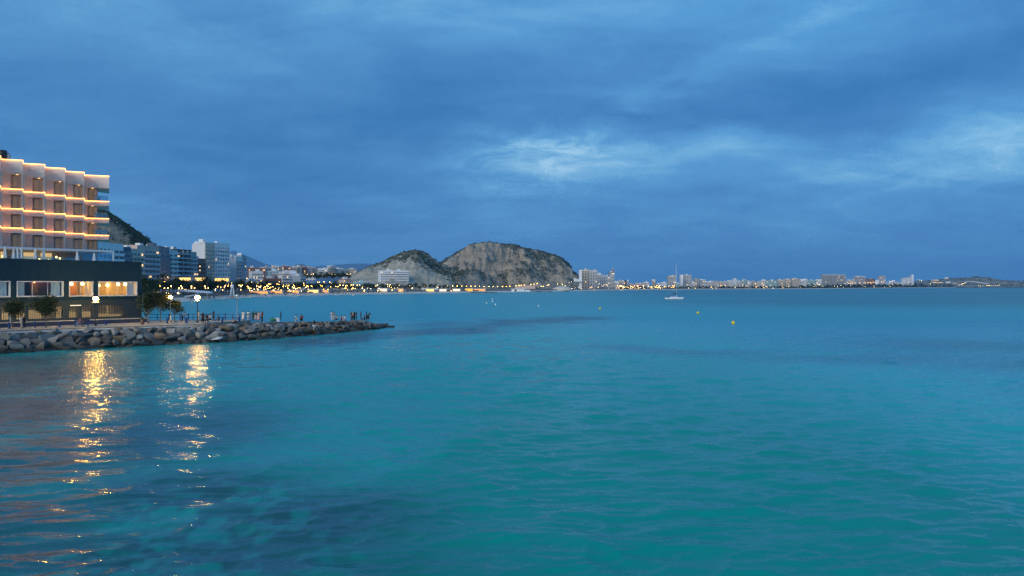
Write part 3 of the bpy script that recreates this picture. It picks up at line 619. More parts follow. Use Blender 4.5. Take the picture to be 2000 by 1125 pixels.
    m = MB(); m.b2(L0, L1 - .3, -2.36, -1.99, .62, .72); m.obj('coping', MAT['coping'], wl)
G_ROOM = {1: glow('dim_room_glow', (1, .42, .12), .45), 2: glow('warm_room_glow', (1, .47, .07), 4.6), 3: glow('bright_room_glow', (1, .50, .09), 4.2)}
G_WIN2 = glow('lit_panel_glow', (1.0, .68, .30), .42); G_REST = glow('restaurant_pendant_glow', (1, .50, .12), 20)
build_podium()

# ------------------------------------------------------------------ hotel above it
def build_hotel():
    px = [2, 45, 87.5, 127.5, 164.5, 213]; Yk = [116, 120, 124, 128.2, 132.6, 137.1]
    N_ = [Vector((X_(p, y), y)) for p, y in zip(px, Yk)]; E_ = [Vector((X_(px[k + 1], Yk[k] * 1.010), Yk[k] * 1.010)) for k in range(5)]
    off = N_[1] - N_[0]; NN, EE = list(N_), list(E_)
    for k in range(7): NN.insert(0, N_[0] - off * (k + 1)); EE.insert(0, E_[0] - off * (k + 1))
    nb = len(EE); O = Vector((N_[0].x, N_[0].y)); Z0 = 11.3
    T = thing('hotel', 'pale stepped hotel block with glowing light strips along every floor', 'hotel', (O.x, O.y, Z0))
    IN = Vector((-.55, .835))
    def zig(inset):          # zigzag front edge moved inward
        out = []
        for k in range(nb): out += [NN[k] + IN * inset, EE[k] + IN * inset]
        return out
    def loc(q): return (q.x - O.x, q.y - O.y)
    fl = [17.16, 20.2, 23.3]; TOP, TB = 27.9, 25.75
    bands = [(z - .78, z) for z in fl] + [(TB, TOP)]
    e5 = EE[-1]
    for i, (z0, z1) in enumerate(bands):
        poly = [loc(q) for q in zig(0)] + [loc(e5 + e5.normalized() * 9), loc(NN[0] + IN * 9)]
        m = MB(); m.prism(poly, z0 - Z0, z1 - Z0); m.obj('floor_band', MAT['hotel_band'], T)
        m = MB()
        zz = [q - IN * .10 for q in zig(0)]
        for a, b in zip(zz, zz[1:]):
            d = (b - a); c = (a + b) / 2; lc = loc(c); m.box((lc[0], lc[1], z1 - Z0 + .03), (d.length + .03, .075, .075), math.atan2(d.y, d.x))
        m.obj('light_strip', G_STRIP, T)
    # core of the building: the wall that holds the windows, set back behind the bands
    w_end = EE[-1].lerp(NN[nb - 1], .47)
    zb = zig(1.2)[:-1] + [w_end + IN * 1.2]
    m = MB(); m.prism([loc(q) for q in zb] + [loc(w_end + IN * 8.7), loc(NN[0] + IN * 8.7)], 0, TB - Z0); m.obj('wall', MAT['hotel'], T)
    levels = [(Z0, fl[0] - .78)] + [(fl[i], (fl[i + 1] - .78) if i < 2 else TB) for i in range(3)]
    meshes = {}
    for li, (za, zb_) in enumerate(levels):
        for k in range(nb):
            last = k == nb - 1; a, b = NN[k], EE[k]; d = (b - a); ln = d.length; u = d.normalized(); ang = math.atan2(u.y, u.x)
            base = loc(a); h = zb_ - za
            key = (round(h, 2), round(ln, 1), last)
            if key not in meshes:
                p = MB(); p.b2(.0, ln * .41, .22, 1.2, 0, h); me_p = p.mesh('wall_panel', MAT['hotel'])
                r = MB(); r.b2(ln - .08, ln + .05, .30, 1.2, 0, h); me_r = r.mesh('side_wall', MAT['hotel'])
                x0, x1 = (ln * .41, ln - .08) if not last else (ln * .10, ln * .50)
                f = MB(); z1 = h - .12
                for q in ((x0 + .04, x1 - .04, z1 - .08, z1), (x0 + .04, x1 - .04, .04, .14)): f.b2(q[0], q[1], 1.00, 1.16, q[2], q[3])
                for xx in (x0 + .08, (x0 + x1) / 2, x1 - .08): f.b2(xx - .05, xx + .05, 1.00, 1.16, .14, z1 - .08)
                me_f = f.mesh('window', MAT['metal'])
                g = MB(); g.b2(x0 + .1, x1 - .1, 1.08, 1.09, .1, z1 - .05); me_g = g.mesh('pane', GLASSH)
                bl = MB(); n = 7
                for q in range(n): z_ = .14 + (z1 - .25) * q / n; bl.b2(x0 + .12, x1 - .12, 1.11, 1.15 + .02 * (q % 2), z_, .14 + (z1 - .25) * (q + .93) / n)
                me_b = bl.mesh('blind', BLIND)
                lp = MB(); lp.lathe(((x0 + x1) / 2, .7, h - .035), [(.17, 0), (.17, .03)], 8); me_l = lp.mesh('downlight', G_DOWN)
                meshes[key] = (me_p, me_r, me_f, me_g, me_b, me_l, x0, x1)
            me_p, me_r, me_f, me_g, me_b, me_l, x0, x1 = meshes[key]
            L3 = (base[0], base[1], za - Z0)
            if not last: link('wall_panel', me_p, T, L3, ang); link('side_wall', me_r, T, L3, ang)
            w = link('window', me_f, T, L3, ang); link('pane', me_g, w); link('blind', me_b, w)
            if k >= nb - 7 and (li == 3 or last and li > 0): link('downlight', me_l, T, L3, ang)
            # riser wall from this bay's outer end back to the next bay
            if not last:
                c = NN[k + 1]; q = c - b; lc = loc((b + c) / 2 + Vector((-.16, 0))); s = MB(); s.box((lc[0], lc[1], (za + zb_) / 2 - Z0), (q.length + .1, .24, h), math.atan2(q.y, q.x)); s.obj('end_wall', MAT['hotel'], T)
            if last:
                if li > 0:      # glass balustrade round the corner balcony
                    m = MB(); m.b2(ln * .42, ln - .4, .10, .12, .0, 1.0); m.b2(ln - .42, ln - .40, .12, 1.6, .0, 1.0); m.obj('glass_balustrade', GLASSB, T, L3, ang)
                    m = MB(); m.b2(ln * .42, ln - .38, .08, .14, 1.0, 1.05)
                    for xx in np.linspace(ln * .42, ln - .42, 4): m.b2(xx - .025, xx + .025, .07, .13, 0, 1.0)
                    m.obj('handrail', MAT['metal'], T, L3, ang)
                s = MB(); s.b2(.0, ln * .10, .22, 1.2, 0, h); s.obj('wall_panel', MAT['hotel'], T, L3, ang)
    def on_roof(px_, Y): return Vector((X_(px_, Y), Y, TOP))
    # roof: tank, plant boxes, railing, dish, each standing on the roof
    q = on_roof(4, 121); t = thing('water_tank', 'black round tank standing on the hotel roof', 'tank', q)
    m = MB(); m.lathe((0, 0, 0), [(.55, 0), (.55, .95)], 16); m.obj('tank_stand', MAT['black'], t)
    m = MB(); m.lathe((0, 0, 1.0), [(.68, 0), (.70, .05), (.70, 1.25), (.62, 1.34), (.1, 1.42)], 20); m.obj('tank_body', MAT['black'], t)
    q = on_roof(14.2, 121.5); t = thing('roof_plant_box', 'tall grey plant housing beside the black roof tank', 'roof unit', q)
    m = MB(); m.b2(-.28, .1, -.4, .4, 0, 2.05); m.obj('housing', MAT['metal'], t); m = MB(); m.b2(.12, .42, -.3, .3, 0, 1.7); m.obj('side_box', MAT['bluegrey'], t)
    q = on_roof(25.5, 121.5); t = thing('roof_fan', 'white capped fan unit on the hotel roof right of the tank', 'roof unit', q)
    m = MB(); m.lathe((0, 0, 0), [(.36, 0), (.36, .45)], 12); m.obj('fan_base', MAT['black'], t); m = MB(); m.lathe((0, 0, .5), [(.45, 0), (.5, .06), (.5, .35), (.3, .5)], 14); m.obj('fan_cap', MAT['white'], t)
    t = thing('roof_railing', 'thin dark railing along the hotel roof edge', 'railing', on_roof(12, 121.5))
    a, b = on_roof(12, 121.5), on_roof(49, 126); d = b - a
    for zz in (.55, 1.0): m = MB(); m.tube([(0, 0, zz), (d.x, d.y, zz)], .035); m.obj('rail', MAT['black'], t)
    for k in range(7): m = MB(); m.tube([(d.x * k / 6, d.y * k / 6, 0), (d.x * k / 6, d.y * k / 6, 1.02)], .04); m.obj('post', MAT['black'], t)
    q = on_roof(48.5, 126); t = thing('roof_antenna', 'dark roof aerial with a long horizontal arm on the hotel roof', 'antenna', q)
    m = MB(); m.box((0, 0, .3), (.55, .4, .6)); m.obj('housing', MAT['black'], t); m = MB(); m.tube([(0, 0, .95), (1.6, .4, 1.05)], .035); m.tube([(0, 0, .5), (0, 0, 1.0)], .05); m.obj('mast', MAT['metal'], t)
    # furniture on the corner balconies
    for i, (pxx, zz, Y) in enumerate(((192, 23.3, 135.5), (177.5, 20.2, 133.8))):
        t = thing('balcony_chair', ['dark chair on the top corner balcony of the hotel', 'dark chair on the second highest hotel balcony'][i], 'chair', (X_(pxx, Y), Y, zz), .6)
        m = MB(); m.b2(-.3, .3, -.3, .3, .38, .45); m.obj('seat', MAT['black'], t); m = MB(); m.b2(-.3, .3, .25, .32, .45, 1.0); m.obj('backrest', MAT['black'], t)
        for sx in (-.26, .26):
            for sy in (-.26, .26): m = MB(); m.tube([(sx, sy, 0), (sx, sy, .4)], .03); m.obj('leg', MAT['black'], t)
    t = thing('television', 'dark screen on a stand in the top floor recess of the hotel', 'screen', (X_(116.6, 126.3), 126.3, 23.3), 2.5)
    m = MB(); m.b2(-.36, .36, -.03, .03, .35, .95); m.obj('screen', MAT['glassd'], t); m = MB(); m.b2(-.1, .1, -.1, .1, 0, .35); m.obj('stand', MAT['black'], t)
def self_glow(name, col, e):
    m = mat(name, col, .85, .12, 2); p = next(n for n in m.node_tree.nodes if n.type == 'BSDF_PRINCIPLED'); p.inputs['Emission Color'].default_value = (1, .66, .32, 1); p.inputs['Emission Strength'].default_value = e; return m
BLIND = self_glow('glowing_beige_blind', (.46, .34, .21), .055)  # faint warm glow put into the blind itself, no lamp behind it
GLASSH = clear_glass('hotel_window_pane', (.95, .95, .95), .035)
G_DOWN = glow('downlight_glow', (1.0, .58, .22), 2.2)
build_hotel()

# ------------------------------------------------------------------ roof terrace on the dark green building
def build_terrace():
    zr = 11.30
    T = thing('terrace_pergola', 'long white pergola with glass screens on the roof terrace below the hotel', 'pergola', (PA.x, PA.y, zr), PANG)
    x0, x1 = -16.0, ps(222) + 3.0; y0 = 4.0; z1 = 13.85 - zr
    def ls(px, inw): k = (px - 1000) / F; A = PA + PIN * inw; return (k * A.y - A.x) / (PDIR.x - k * PDIR.y)
    x1 = ls(222, y0)
    m = MB(); m.b2(x0, x1, y0 - .12, y0 + .12, z1 - .32, z1); m.obj('beam', MAT['white'], T)
    m = MB(); m.b2(x1 - .2, x1, y0 + .12, y0 + 6.5, z1 - .3, z1 - .01); m.obj('beam', MAT['white'], T)
    m = MB(); m.b2(x0, x1 - .2, y0 + .14, y0 + 6.5, z1 - .16, z1 - .08); m.obj('canopy_roof', MAT['canvas'], T)
    for p, w in ((85, .34), (150, .12), (221, .22), (40, .12), (-40, .3)): xx = ls(p, y0); m = MB(); m.b2(xx - w / 2, xx + w / 2, y0 - .1, y0 + .1, 0, z1 - .32); m.obj('post', MAT['white'], T)
    for a, b in ((88, 148), (152, 181), (183, 219), (4, 38), (43, 82)): m = MB(); m.b2(ls(a, y0), ls(b, y0), y0 - .02, y0 + .02, .1, z1 - .5 if a > 100 else 1.2); m.obj('glass_panel', GLASSB, T)
    m = MB(); m.b2(x0, x1, y0 + 6.6, y0 + 6.8, 0, z1 - .2); m.obj('back_wall', MAT['bluegrey'], T)
    for p, y, z, r in ((5, 4.5, 1.2, .22), (68, 5, .9, .2), (77, 5, 1.0, .2), (110, 4.2, 1.3, .24), (117, 4.4, 1.15, .24), (122, 3.9, .4, .15), (95, 5, .9, .16)): m = MB(); m.ball((ls(p, y0 + y - .8), y0 + y - .8, z), r * .62, 8, 5); m.obj('lantern', G_TERR, T)
    for p in (60, 93, 3): m = MB(); xx = ls(p, y0 + 5); m.b2(xx - .8, xx + .8, y0 + 5.5, y0 + 5.6, .1, 2.0); m.obj('lit_doorway', G_WIN2, T)
    PAR = []
    def parasol(px, k, label):
        xx = ls(px, 1.6); q = pw(xx, 1.6, zr)
        t = thing('parasol', label, 'parasol', q, 0, 'closed parasols on the roof terrace')
        m = MB(); m.lathe((0, 0, 0), [(.3, 0), (.28, .08)], 10); m.obj('base', MAT['grey'], t); m = MB(); m.tube([(0, 0, .05), (0, 0, 2.55 * k)], .035, 6); m.obj('pole', MAT['white'], t)
        m = MB(); n = 12; vs = []; prof = [(.05, 2.5), (.10, 2.3), (.17, 1.6), (.24, .95), (.20, .80)]
        for r, z in prof:
            for j in range(n): rr = r * (1.15 if j % 2 else .72); vs.append((rr * math.cos(j * 6.283 / n), rr * math.sin(j * 6.283 / n), z * k))
        m.add(vs, [(i * n + j, i * n + (j + 1) % n, (i + 1) * n + (j + 1) % n, (i + 1) * n + j) for i in range(len(prof) - 1) for j in range(n)]); m.obj('canopy', MAT['canvas'], t)
    for px, k, l in ((10, 1.0, 'closed white parasol standing alone at the left end of the terrace'), (26.5, .86, 'closed white parasol, left one in the bunch of three on the terrace'), (34, .92, 'closed white parasol, middle one of the terrace bunch'), (41.5, .95, 'closed white parasol, right one in the bunch of three on the terrace'),
                     (69, .9, 'closed white parasol between the bunch of three and the thick pergola post'), (151, .82, 'closed white parasol beside the thin pergola post'), (184, .78, 'closed white parasol in front of the bluish glass screen at the terrace end')): parasol(px, k, l)
G_TERR = glow('terrace_lantern_glow', (1.0, .45, .10), 9)
build_terrace()
# ------------------------------------------------------------------ street furniture on the promenade
def lamp_post(px, py_foot, py_globe, label, lit=True, ring=True, Y=None):
    Y = Y or depth_at(py_foot, PZ); z = Z_(py_globe, Y) - PZ; t = thing('street_lamp', label, 'street lamp', (X_(px, Y), Y, PZ), 0, 'lamps on the promenade')
    m = MB(); m.lathe((0, 0, 0), [(.16, 0), (.15, .35), (.07, .5), (.055, z - .55)], 10); m.obj('pole', MAT['black'] if ring else MAT['metal'], t)
    if ring:
        m = MB(); m.lathe((0, 0, z - .62), [(.08, 0), (.58, .08), (.60, .13), (.1, .16)], 20); m.obj('reflector_disc', MAT['white'], t)
        m = MB()
        for k in range(4): a = k * math.pi / 2; m.tube([(.12 * math.cos(a), .12 * math.sin(a), z - .5), (.3 * math.cos(a), .3 * math.sin(a), z - .3), (.26 * math.cos(a), .26 * math.sin(a), z - .15)], .02, 5)
        m.obj('bracket', MAT['black'], t)
    else: m = MB(); m.lathe((0, 0, z - .55), [(.055, 0), (.20, .25)], 10); m.obj('collar', MAT['metal'], t)
    m = MB(); r = .31 if ring else .26; m.ball((0, 0, z), r, 14, 9, sq=(1.15, 1.15, .85)); m.obj('globe', {0: MAT['canvas'], 1: G_WARM, 2: G_WHITE, 3: G_DIM}[lit], t)
    m = MB(); m.lathe((0, 0, z + r * .85), [(.12, 0), (.05, .06)], 8); m.obj('cap', MAT['black'], t)
lamp_post(187, 636, 583.5, 'lit globe lamp over a white disc in front of the dark green building', 2)
lamp_post(385.5, 630, 581, 'lit warm globe lamp rising above the railing right of the three trees', 1)
lamp_post(333, 629, 580.5, 'lit white globe lamp just above the clump of three trees', 3, False)
lamp_post(463, 624, 577.5, 'unlit slim lamp with pale globe above the railing', 0, False)
lamp_post(20.5, 640, 594.5, 'lit lamp half hidden in the crown of the left small tree', 3, False)

def railing():
    pts = [(285, 633.0), (330, 630.5), (352, 629.5), (368, 628.5), (386, 628), (410, 627.5), (440, 627), (468, 626.5), (490, 626.0)]
    q = [Vector((X_(p, depth_at(y, PZ)), depth_at(y, PZ), PZ)) for p, y in pts]
    Q = [Vector((X_(p, 126 + i * .15), 126 + i * .15, PZ)) for i, (p, y) in enumerate(pts)]
    t = thing('promenade_railing', 'blue two bar railing along the far edge of the promenade', 'railing', Q[0])
    for zz in (.45, .98): m = MB(); m.tube([v - Q[0] + Vector((0, 0, zz)) for v in Q], .05, 6); m.obj('rail', MAT['blue'], t)
    for i in range(len(Q)):
        m = MB(); v = Q[i] - Q[0]; m.box((v.x, v.y, .52), (.16, .16, 1.04)); m.box((v.x, v.y, 1.08), (.24, .24, .08)); m.obj('post', MAT['blue'], t)
        if i < len(Q) - 1 and i % 1 == 0: w = (Q[i] + Q[i + 1]) / 2 - Q[0]; m = MB(); m.box((w.x, w.y, .5), (.09, .09, 1.0)); m.obj('post', MAT['blue'], t)
railing()
def bollard(px, py, label):
    Y = depth_at(py, PZ); t = thing('bollard', label, 'bollard', (X_(px, Y), Y, PZ), .9, 'blue bollards at the promenade edge')
    m = MB(); m.box((0, 0, .35), (.20, .20, .70)); m.obj('shaft', MAT['blue'], t); m = MB(); m.box((0, 0, .76), (.36, .36, .12), taper=.8); m.obj('head', MAT['blue'], t)
for px, py, l in ((18.6, 642, 'blue bollard below the left small tree'), (44, 641, 'blue bollard behind the two walkers'), (68, 640, 'blue bollard left of the second small tree'), (116, 639, 'blue bollard between the second small tree and the bench'),
                  (207, 635, 'blue bollard just right of the lamp at the dark green building'), (327, 632, 'blue bollard under the three trees'), (364, 631, 'blue bollard left of the warm railing lamp'), (434.5, 630, 'blue bollard right of the seated group'), (467.5, 629, 'blue bollard at the foot of the slim unlit lamp')): bollard(px, py, l)
def bench():
    Y = depth_at(637.5, PZ); t = thing('bench', 'blue bench on the promenade with two people on it', 'bench', (X_(160, Y), Y, PZ), .35)
    m = MB(); m.b2(-.95, .95, -.25, .25, .40, .47); m.obj('seat', MAT['blue'], t)
    for k in range(3): m = MB(); m.b2(-.95, .95, .24, .28, .55 + k * .15, .66 + k * .15); m.obj('backrest_slat', MAT['blue'], t)
    for sx in (-.8, .8): m = MB(); m.b2(sx - .05, sx + .05, -.22, .28, 0, .40); m.obj('leg', MAT['blue'], t)
bench()

# ------------------------------------------------------------------ trees
def crown_mesh(w, h, z0, n, leaf, seed, mats, ragged=.25):
    """leaf-sized faces spread through several overlapping clumps"""
    rng = random.Random(seed); mb = MB(); cl = []
    for i in range(9): a = rng.uniform(0, 6.28); r = rng.uniform(.1, .34) * w; cl.append((r * math.cos(a), r * math.sin(a), z0 + h * rng.uniform(.28, .78), rng.uniform(.20, .34)))
    cl.append((0, 0, z0 + h * .55, .36))
    for i in range(n):
        cx, cy, cz, rr = rng.choice(cl); v = Vector((rng.gauss(0, 1), rng.gauss(0, 1), rng.gauss(0, 1))).normalized() * (rng.random() ** .45) * (1 + ragged * rng.uniform(-.5, 1))
        c = Vector((cx + v.x * rr * w, cy + v.y * rr * w, cz + v.z * rr * h * 1.1))
        a = Vector((rng.gauss(0, 1), rng.gauss(0, 1), rng.gauss(0, .7))).normalized(); b = a.cross(Vector((rng.gauss(0, 1), rng.gauss(0, 1), rng.gauss(0, 1)))).normalized(); s = leaf * rng.uniform(.6, 1.4)
        mb.add([c - a * s, c + b * s * .6, c + a * s, c - b * s * .6], [(0, 1, 2, 3)], rng.choices(range(len(mats)), weights=[3, 2, 1][:len(mats)])[0])
    return mb.mesh('crown', mats)
def trunk_mesh(h, r, w, seed, limbs=6):
    rng = random.Random(seed); m = MB(); bx, by = rng.uniform(-.1, .1) * h, rng.uniform(-.1, .1) * h
    m.tube([(0, 0, -.1), (bx * .2, by * .2, h * .4), (bx * .5, by * .5, h * .75), (bx, by, h * 1.25)], [r * 1.25, r, r * .8, r * .3], 7)
    for i in range(limbs):
        a = i * 6.283 / limbs + rng.uniform(-.3, .3); z = h * rng.uniform(.7, 1.0); l = w * rng.uniform(.25, .42)
        m.tube([(bx * .5, by * .5, z), (bx * .5 + l * .5 * math.cos(a), by * .5 + l * .5 * math.sin(a), z + l * .5), (bx * .5 + l * math.cos(a), by * .5 + l * math.sin(a), z + l * .95)], [r * .55, r * .35, r * .15], 5)
    return m.mesh('trunk', MAT['bark'])
def tree(name, label, loc, h_trunk, w, h, n, leaf, seed, mats, group=None, r=None, ragged=.25):
    t = thing(name, label, 'tree', loc, 0, group); link('trunk', trunk_mesh(h_trunk, r or h_trunk * .045, w, seed), t); link('crown', crown_mesh(w, h, h_trunk * .75, n, leaf, seed + 1, mats, ragged), t); return t
def near_tree(px, foot, top, wpx, crown_foot, label, n, seed, mats):
    Y = depth_at(foot, PZ); k = Y / F; h_all = (foot - top) * k; tr = (foot - crown_foot) * k
    return tree('promenade_tree', label, (X_(px, Y), Y, PZ), tr * 1.25, wpx * k, (h_all - tr) * 1.02, n, .115, seed, mats, 'trees on the promenade', .07)
near_tree(25, 641, 584, 46, 620, 'small round tree at the left end of the promenade with a lamp in its crown', 2600, 3, [LEAF[0], LEAF[1], LEAF[2]])
near_tree(90, 641, 574, 56, 620, 'second small round tree before the curtained window of the dark green building', 3600, 14, [LEAF[0], LEAF[1], LEAF[2]])
near_tree(289, 632, 567, 50, 612, 'dark bushy tree at the right corner of the dark green building', 3600, 25, [LEAF[0], LEAF[3], LEAF[1]])
near_tree(313, 629, 568, 44, 612, 'middle tree of the corner clump, lit yellow by the lamp', 3000, 36, [LEAF[2], LEAF[1], LEAF[2]])  # olive leaf mix puts the lamp's yellow light into the crown colour
near_tree(341, 628.5, 583, 34, 614, 'thin airy tree at the right end of the corner clump', 1500, 47, [LEAF[0], LEAF[1], LEAF[2]])
def little_palm():
    Y = depth_at(634, PZ); t = thing('agave_plant', 'short thick stemmed spiky plant at the corner of the dark green building', 'plant', (X_(278, Y), Y, PZ))
    m = MB(); m.lathe((0, 0, 0), [(.28, 0), (.24, .5), (.20, .85)], 9); m.obj('stem', MAT['bark'], t); rng = random.Random(4); m = MB()
    for i in range(34):
        a = rng.uniform(0, 6.28); e = rng.uniform(.1, 1.2); l = rng.uniform(.5, .8); d = Vector((math.cos(a) * math.cos(e), math.sin(a) * math.cos(e), math.sin(e))); s = Vector((-math.sin(a), math.cos(a), 0)) * .05; b = Vector((0, 0, .8)); mid = b + d * l * .6; tip = b + d * l + Vector((0, 0, -.16))
        m.add([b - s * .6, b + s * .6, mid + s, mid - s, tip], [(0, 1, 2, 3), (3, 2, 4)], rng.randrange(2))
    m.obj('leaves', [LEAF[1], LEAF[0]], t)
little_palm()

# ------------------------------------------------------------------ people
def limb_graph(pose):
    """joints (position, radius) and bones of a 1.7 m figure facing -y"""
    J = {'pelvis': ((0, 0, .93), .125), 'waist': ((0, 0, 1.10), .115), 'chest': ((0, .01, 1.30), .14), 'collar': ((0, .01, 1.44), .085), 'neck': ((0, 0, 1.50), .052), 'head': ((0, -.02, 1.585), .088), 'crown': ((0, -.005, 1.665), .075)}
    for s, k in ((-1, 'l'), (1, 'r')):
        J['sh' + k] = ((s * .165, .01, 1.40), .062); J['el' + k] = ((s * .225, .03, 1.13), .043); J['wr' + k] = ((s * .235, -.05, .89), .030); J['ha' + k] = ((s * .235, -.075, .82), .034)
        J['hi' + k] = ((s * .085, 0, .86), .098); J['kn' + k] = ((s * .095, -.02, .49), .060); J['an' + k] = ((s * .10, .02, .085), .040); J['to' + k] = ((s * .105, -.13, .04), .036)
    def put(n, p): J[n] = (p, J[n][1])
    if pose == 'walk':
        put('knl', (-.09, -.16, .50)); put('anl', (-.09, -.26, .12)); put('tol', (-.09, -.40, .10)); put('knr', (.09, .06, .49)); put('anr', (.09, .30, .16)); put('tor', (.09, .20, .05))
        put('ell', (-.23, .14, 1.15)); put('wrl', (-.23, .12, .90)); put('hal', (-.23, .10, .83)); put('elr', (.23, -.08, 1.14)); put('wrr', (.22, -.26, .96)); put('har', (.22, -.32, .92))
    if pose == 'phone':
        put('elr', (.21, -.03, 1.13)); put('wrr', (.12, -.25, 1.26)); put('har', (.09, -.30, 1.31)); put('ell', (-.21, -.02, 1.13)); put('wrl', (-.12, -.24, 1.12)); put('hal', (-.05, -.27, 1.14)); put('head', ((0, -.05, 1.575)))
    if pose == 'lean':
        for n, dy, dz in (('waist', -.10, -.02), ('chest', -.27, -.10), ('collar', -.38, -.15), ('neck', -.43, -.14), ('head', -.51, -.15), ('crown', -.53, -.12)): p = J[n][0]; put(n, (p[0], p[1] + dy, p[2] + dz))
        for s, k in ((-1, 'l'), (1, 'r')): put('sh' + k, (s * .165, -.34, 1.26)); put('el' + k, (s * .23, -.42, 1.02)); put('wr' + k, (s * .18, -.60, .95)); put('ha' + k, (s * .16, -.67, .95))
    if pose in ('sit', 'sitg', 'climb'):
        dz = -.43 if pose == 'sit' else -.70
        if pose == 'climb': dz = -.25
        for n in list(J):
            if n[:2] not in ('kn', 'an', 'to'): p = J[n][0]; put(n, (p[0], p[1] + (.06 if pose != 'climb' else 0), p[2] + dz))
        for s, k in ((-1, 'l'), (1, 'r')):
            if pose == 'sit': put('kn' + k, (s * .12, -.38, .50)); put('an' + k, (s * .12, -.40, .09)); put('to' + k, (s * .13, -.54, .04)); put('el' + k, (s * .24, -.08, .74)); put('wr' + k, (s * .15, -.28, .60)); put('ha' + k, (s * .13, -.36, .58))
            elif pose == 'sitg': put('kn' + k, (s * .15, -.36, .50)); put('an' + k, (s * .13, -.56, .09)); put('to' + k, (s * .13, -.69, .05)); put('el' + k, (s * .26, -.12, .50)); put('wr' + k, (s * .17, -.36, .48)); put('ha' + k, (s * .10, -.44, .46))
            else: put('kn' + k, (s * .13, -.34, .52 + .1 * s)); put('an' + k, (s * .12, -.18, .09 + .06 * s)); put('to' + k, (s * .12, -.32, .05 + .06 * s)); put('el' + k, (s * .26, -.22, .98)); put('wr' + k, (s * .24, -.42, .84)); put('ha' + k, (s * .23, -.50, .80))
        if pose == 'climb':
            for n in ('chest', 'collar', 'neck', 'head', 'crown', 'shl', 'shr'): p = J[n][0]; put(n, (p[0], p[1] - .22, p[2] - .06))
    B = [('pelvis', 'waist'), ('waist', 'chest'), ('chest', 'collar'), ('collar', 'neck'), ('neck', 'head'), ('head', 'crown')]
    for k in 'lr': B += [('collar', 'sh' + k), ('sh' + k, 'el' + k), ('el' + k, 'wr' + k), ('wr' + k, 'ha' + k), ('pelvis', 'hi' + k), ('hi' + k, 'kn' + k), ('kn' + k, 'an' + k), ('an' + k, 'to' + k)]
    return J, B
def body_meshes(pose):
    J, B = limb_graph(pose); names = list(J); idx = {n: i for i, n in enumerate(names)}
    me = bpy.data.meshes.new('sk'); me.from_pydata([J[n][0] for n in names], [(idx[a], idx[b]) for a, b in B], [])
    o = bpy.data.objects.new('sk', me); COL.objects.link(o); o.modifiers.new('s', 'SKIN'); sd = o.modifiers.new('d', 'SUBSURF'); sd.levels = 1; sd.render_levels = 1
    for n in names:
        sv = me.skin_vertices[0].data[idx[n]]; r = J[n][1]; sv.radius = (r, r * (.78 if n in ('pelvis', 'waist', 'chest', 'collar') else 1)); sv.use_root = n == 'pelvis'
    dg = bpy.context.evaluated_depsgraph_get(); ev = o.evaluated_get(dg).to_mesh()
    vs = [v.co.copy() for v in ev.vertices]; fs = [list(p.vertices) for p in ev.polygons]; nr = [v.normal.copy() for v in ev.vertices]
    o.evaluated_get(dg).to_mesh_clear(); bpy.data.objects.remove(o); bpy.data.meshes.remove(me)
    def bone(v):
        best = None
        for a, b in B:
            p, q = Vector(J[a][0]), Vector(J[b][0]); d = q - p; t = max(0, min(1, (v - p).dot(d) / d.length_squared)); r = J[a][1] * (1 - t) + J[b][1] * t; e = (v - p - d * t).length / r
            if best is None or e < best[0]: best = (e, a, b, t)
        return best
    cls = []
    for f in fs:
        c = sum((vs[i] for i in f), Vector()) / len(f); e, a, b, t = bone(c)
        if b[:2] == 'to' : k = 'shoe'
        elif a[:2] in ('hi', 'kn') or b[:2] == 'hi' or (a == 'pelvis' and t < .25): k = 'leg' if not (a[:2] == 'kn' and t > .55) else 'calf'
        elif a in ('pelvis', 'waist', 'chest') or (a == 'collar' and b[:2] == 'sh') or (a[:2] == 'sh' and t < .75) or (b == 'collar'): k = 'top'
        elif a[:2] in ('el', 'wr') or a[:2] == 'sh': k = 'arm'
        else: k = 'head'
        cls.append(k)
    body = MB(); body.add(vs, fs, 0, True)
    hd = Vector(J['head'][0]); body.add([hd + Vector((-.018, -.085, -.03)), hd + Vector((.018, -.085, -.03)), hd + Vector((0, -.125, -.028)), hd + Vector((0, -.088, .03))], [(0, 1, 2), (0, 2, 3), (2, 1, 3)])
    for s in (-1, 1): body.box(hd + Vector((s * .09, .005, 0)), (.02, .04, .06))
    for k, s in (('l', -1), ('r', 1)):     # fingers and thumb
        h = Vector(J['ha' + k][0]); d = (h - Vector(J['wr' + k][0])).normalized(); sd_ = d.cross(Vector((s, 0, 0))).normalized() if abs(d.x) < .9 else Vector((0, 1, 0))
        for i in range(4): b = h + sd_ * (i - 1.5) * .017; body.tube([b, b + d * (.055 - .006 * abs(i - 1.2)), b + d * (.085 - .008 * abs(i - 1.2)) + Vector((-s * .02, 0, 0))], [.010, .009, .006], 5)
        b = h + sd_ * .03; body.tube([b - d * .02, b + sd_ * .03 + d * .02, b + sd_ * .035 + d * .045], [.011, .010, .007], 5)
    def shell(keys, off):
        m = MB(); mp = {}
        for f, k in zip(fs, cls):
            if k in keys:
                ids = []
                for i in f:
                    if i not in mp: mp[i] = len(m.v); m.v.append(tuple(vs[i] + nr[i] * off))
                    ids.append(mp[i])
                m.f.append(ids); m.m.append(0); m.sm.append(True)
        return m
    hair = MB(); c = hd + Vector((0, .012, .025)); hair.ball(c, .112, 12, 8, sq=(.95, 1.0, 1.05)); hv = hair.v
    keep = [f for f in hair.f if not all(hv[i][1] < c.y - .035 and hv[i][2] < c.z + .045 for i in f) and not all(hv[i][2] < c.z - .06 for i in f)]
    hair.f = keep; hair.m = [0] * len(keep); hair.sm = [True] * len(keep)
    longh = MB(); longh.v = list(hair.v); longh.f = list(hair.f); longh.m = list(hair.m); longh.sm = list(hair.sm)
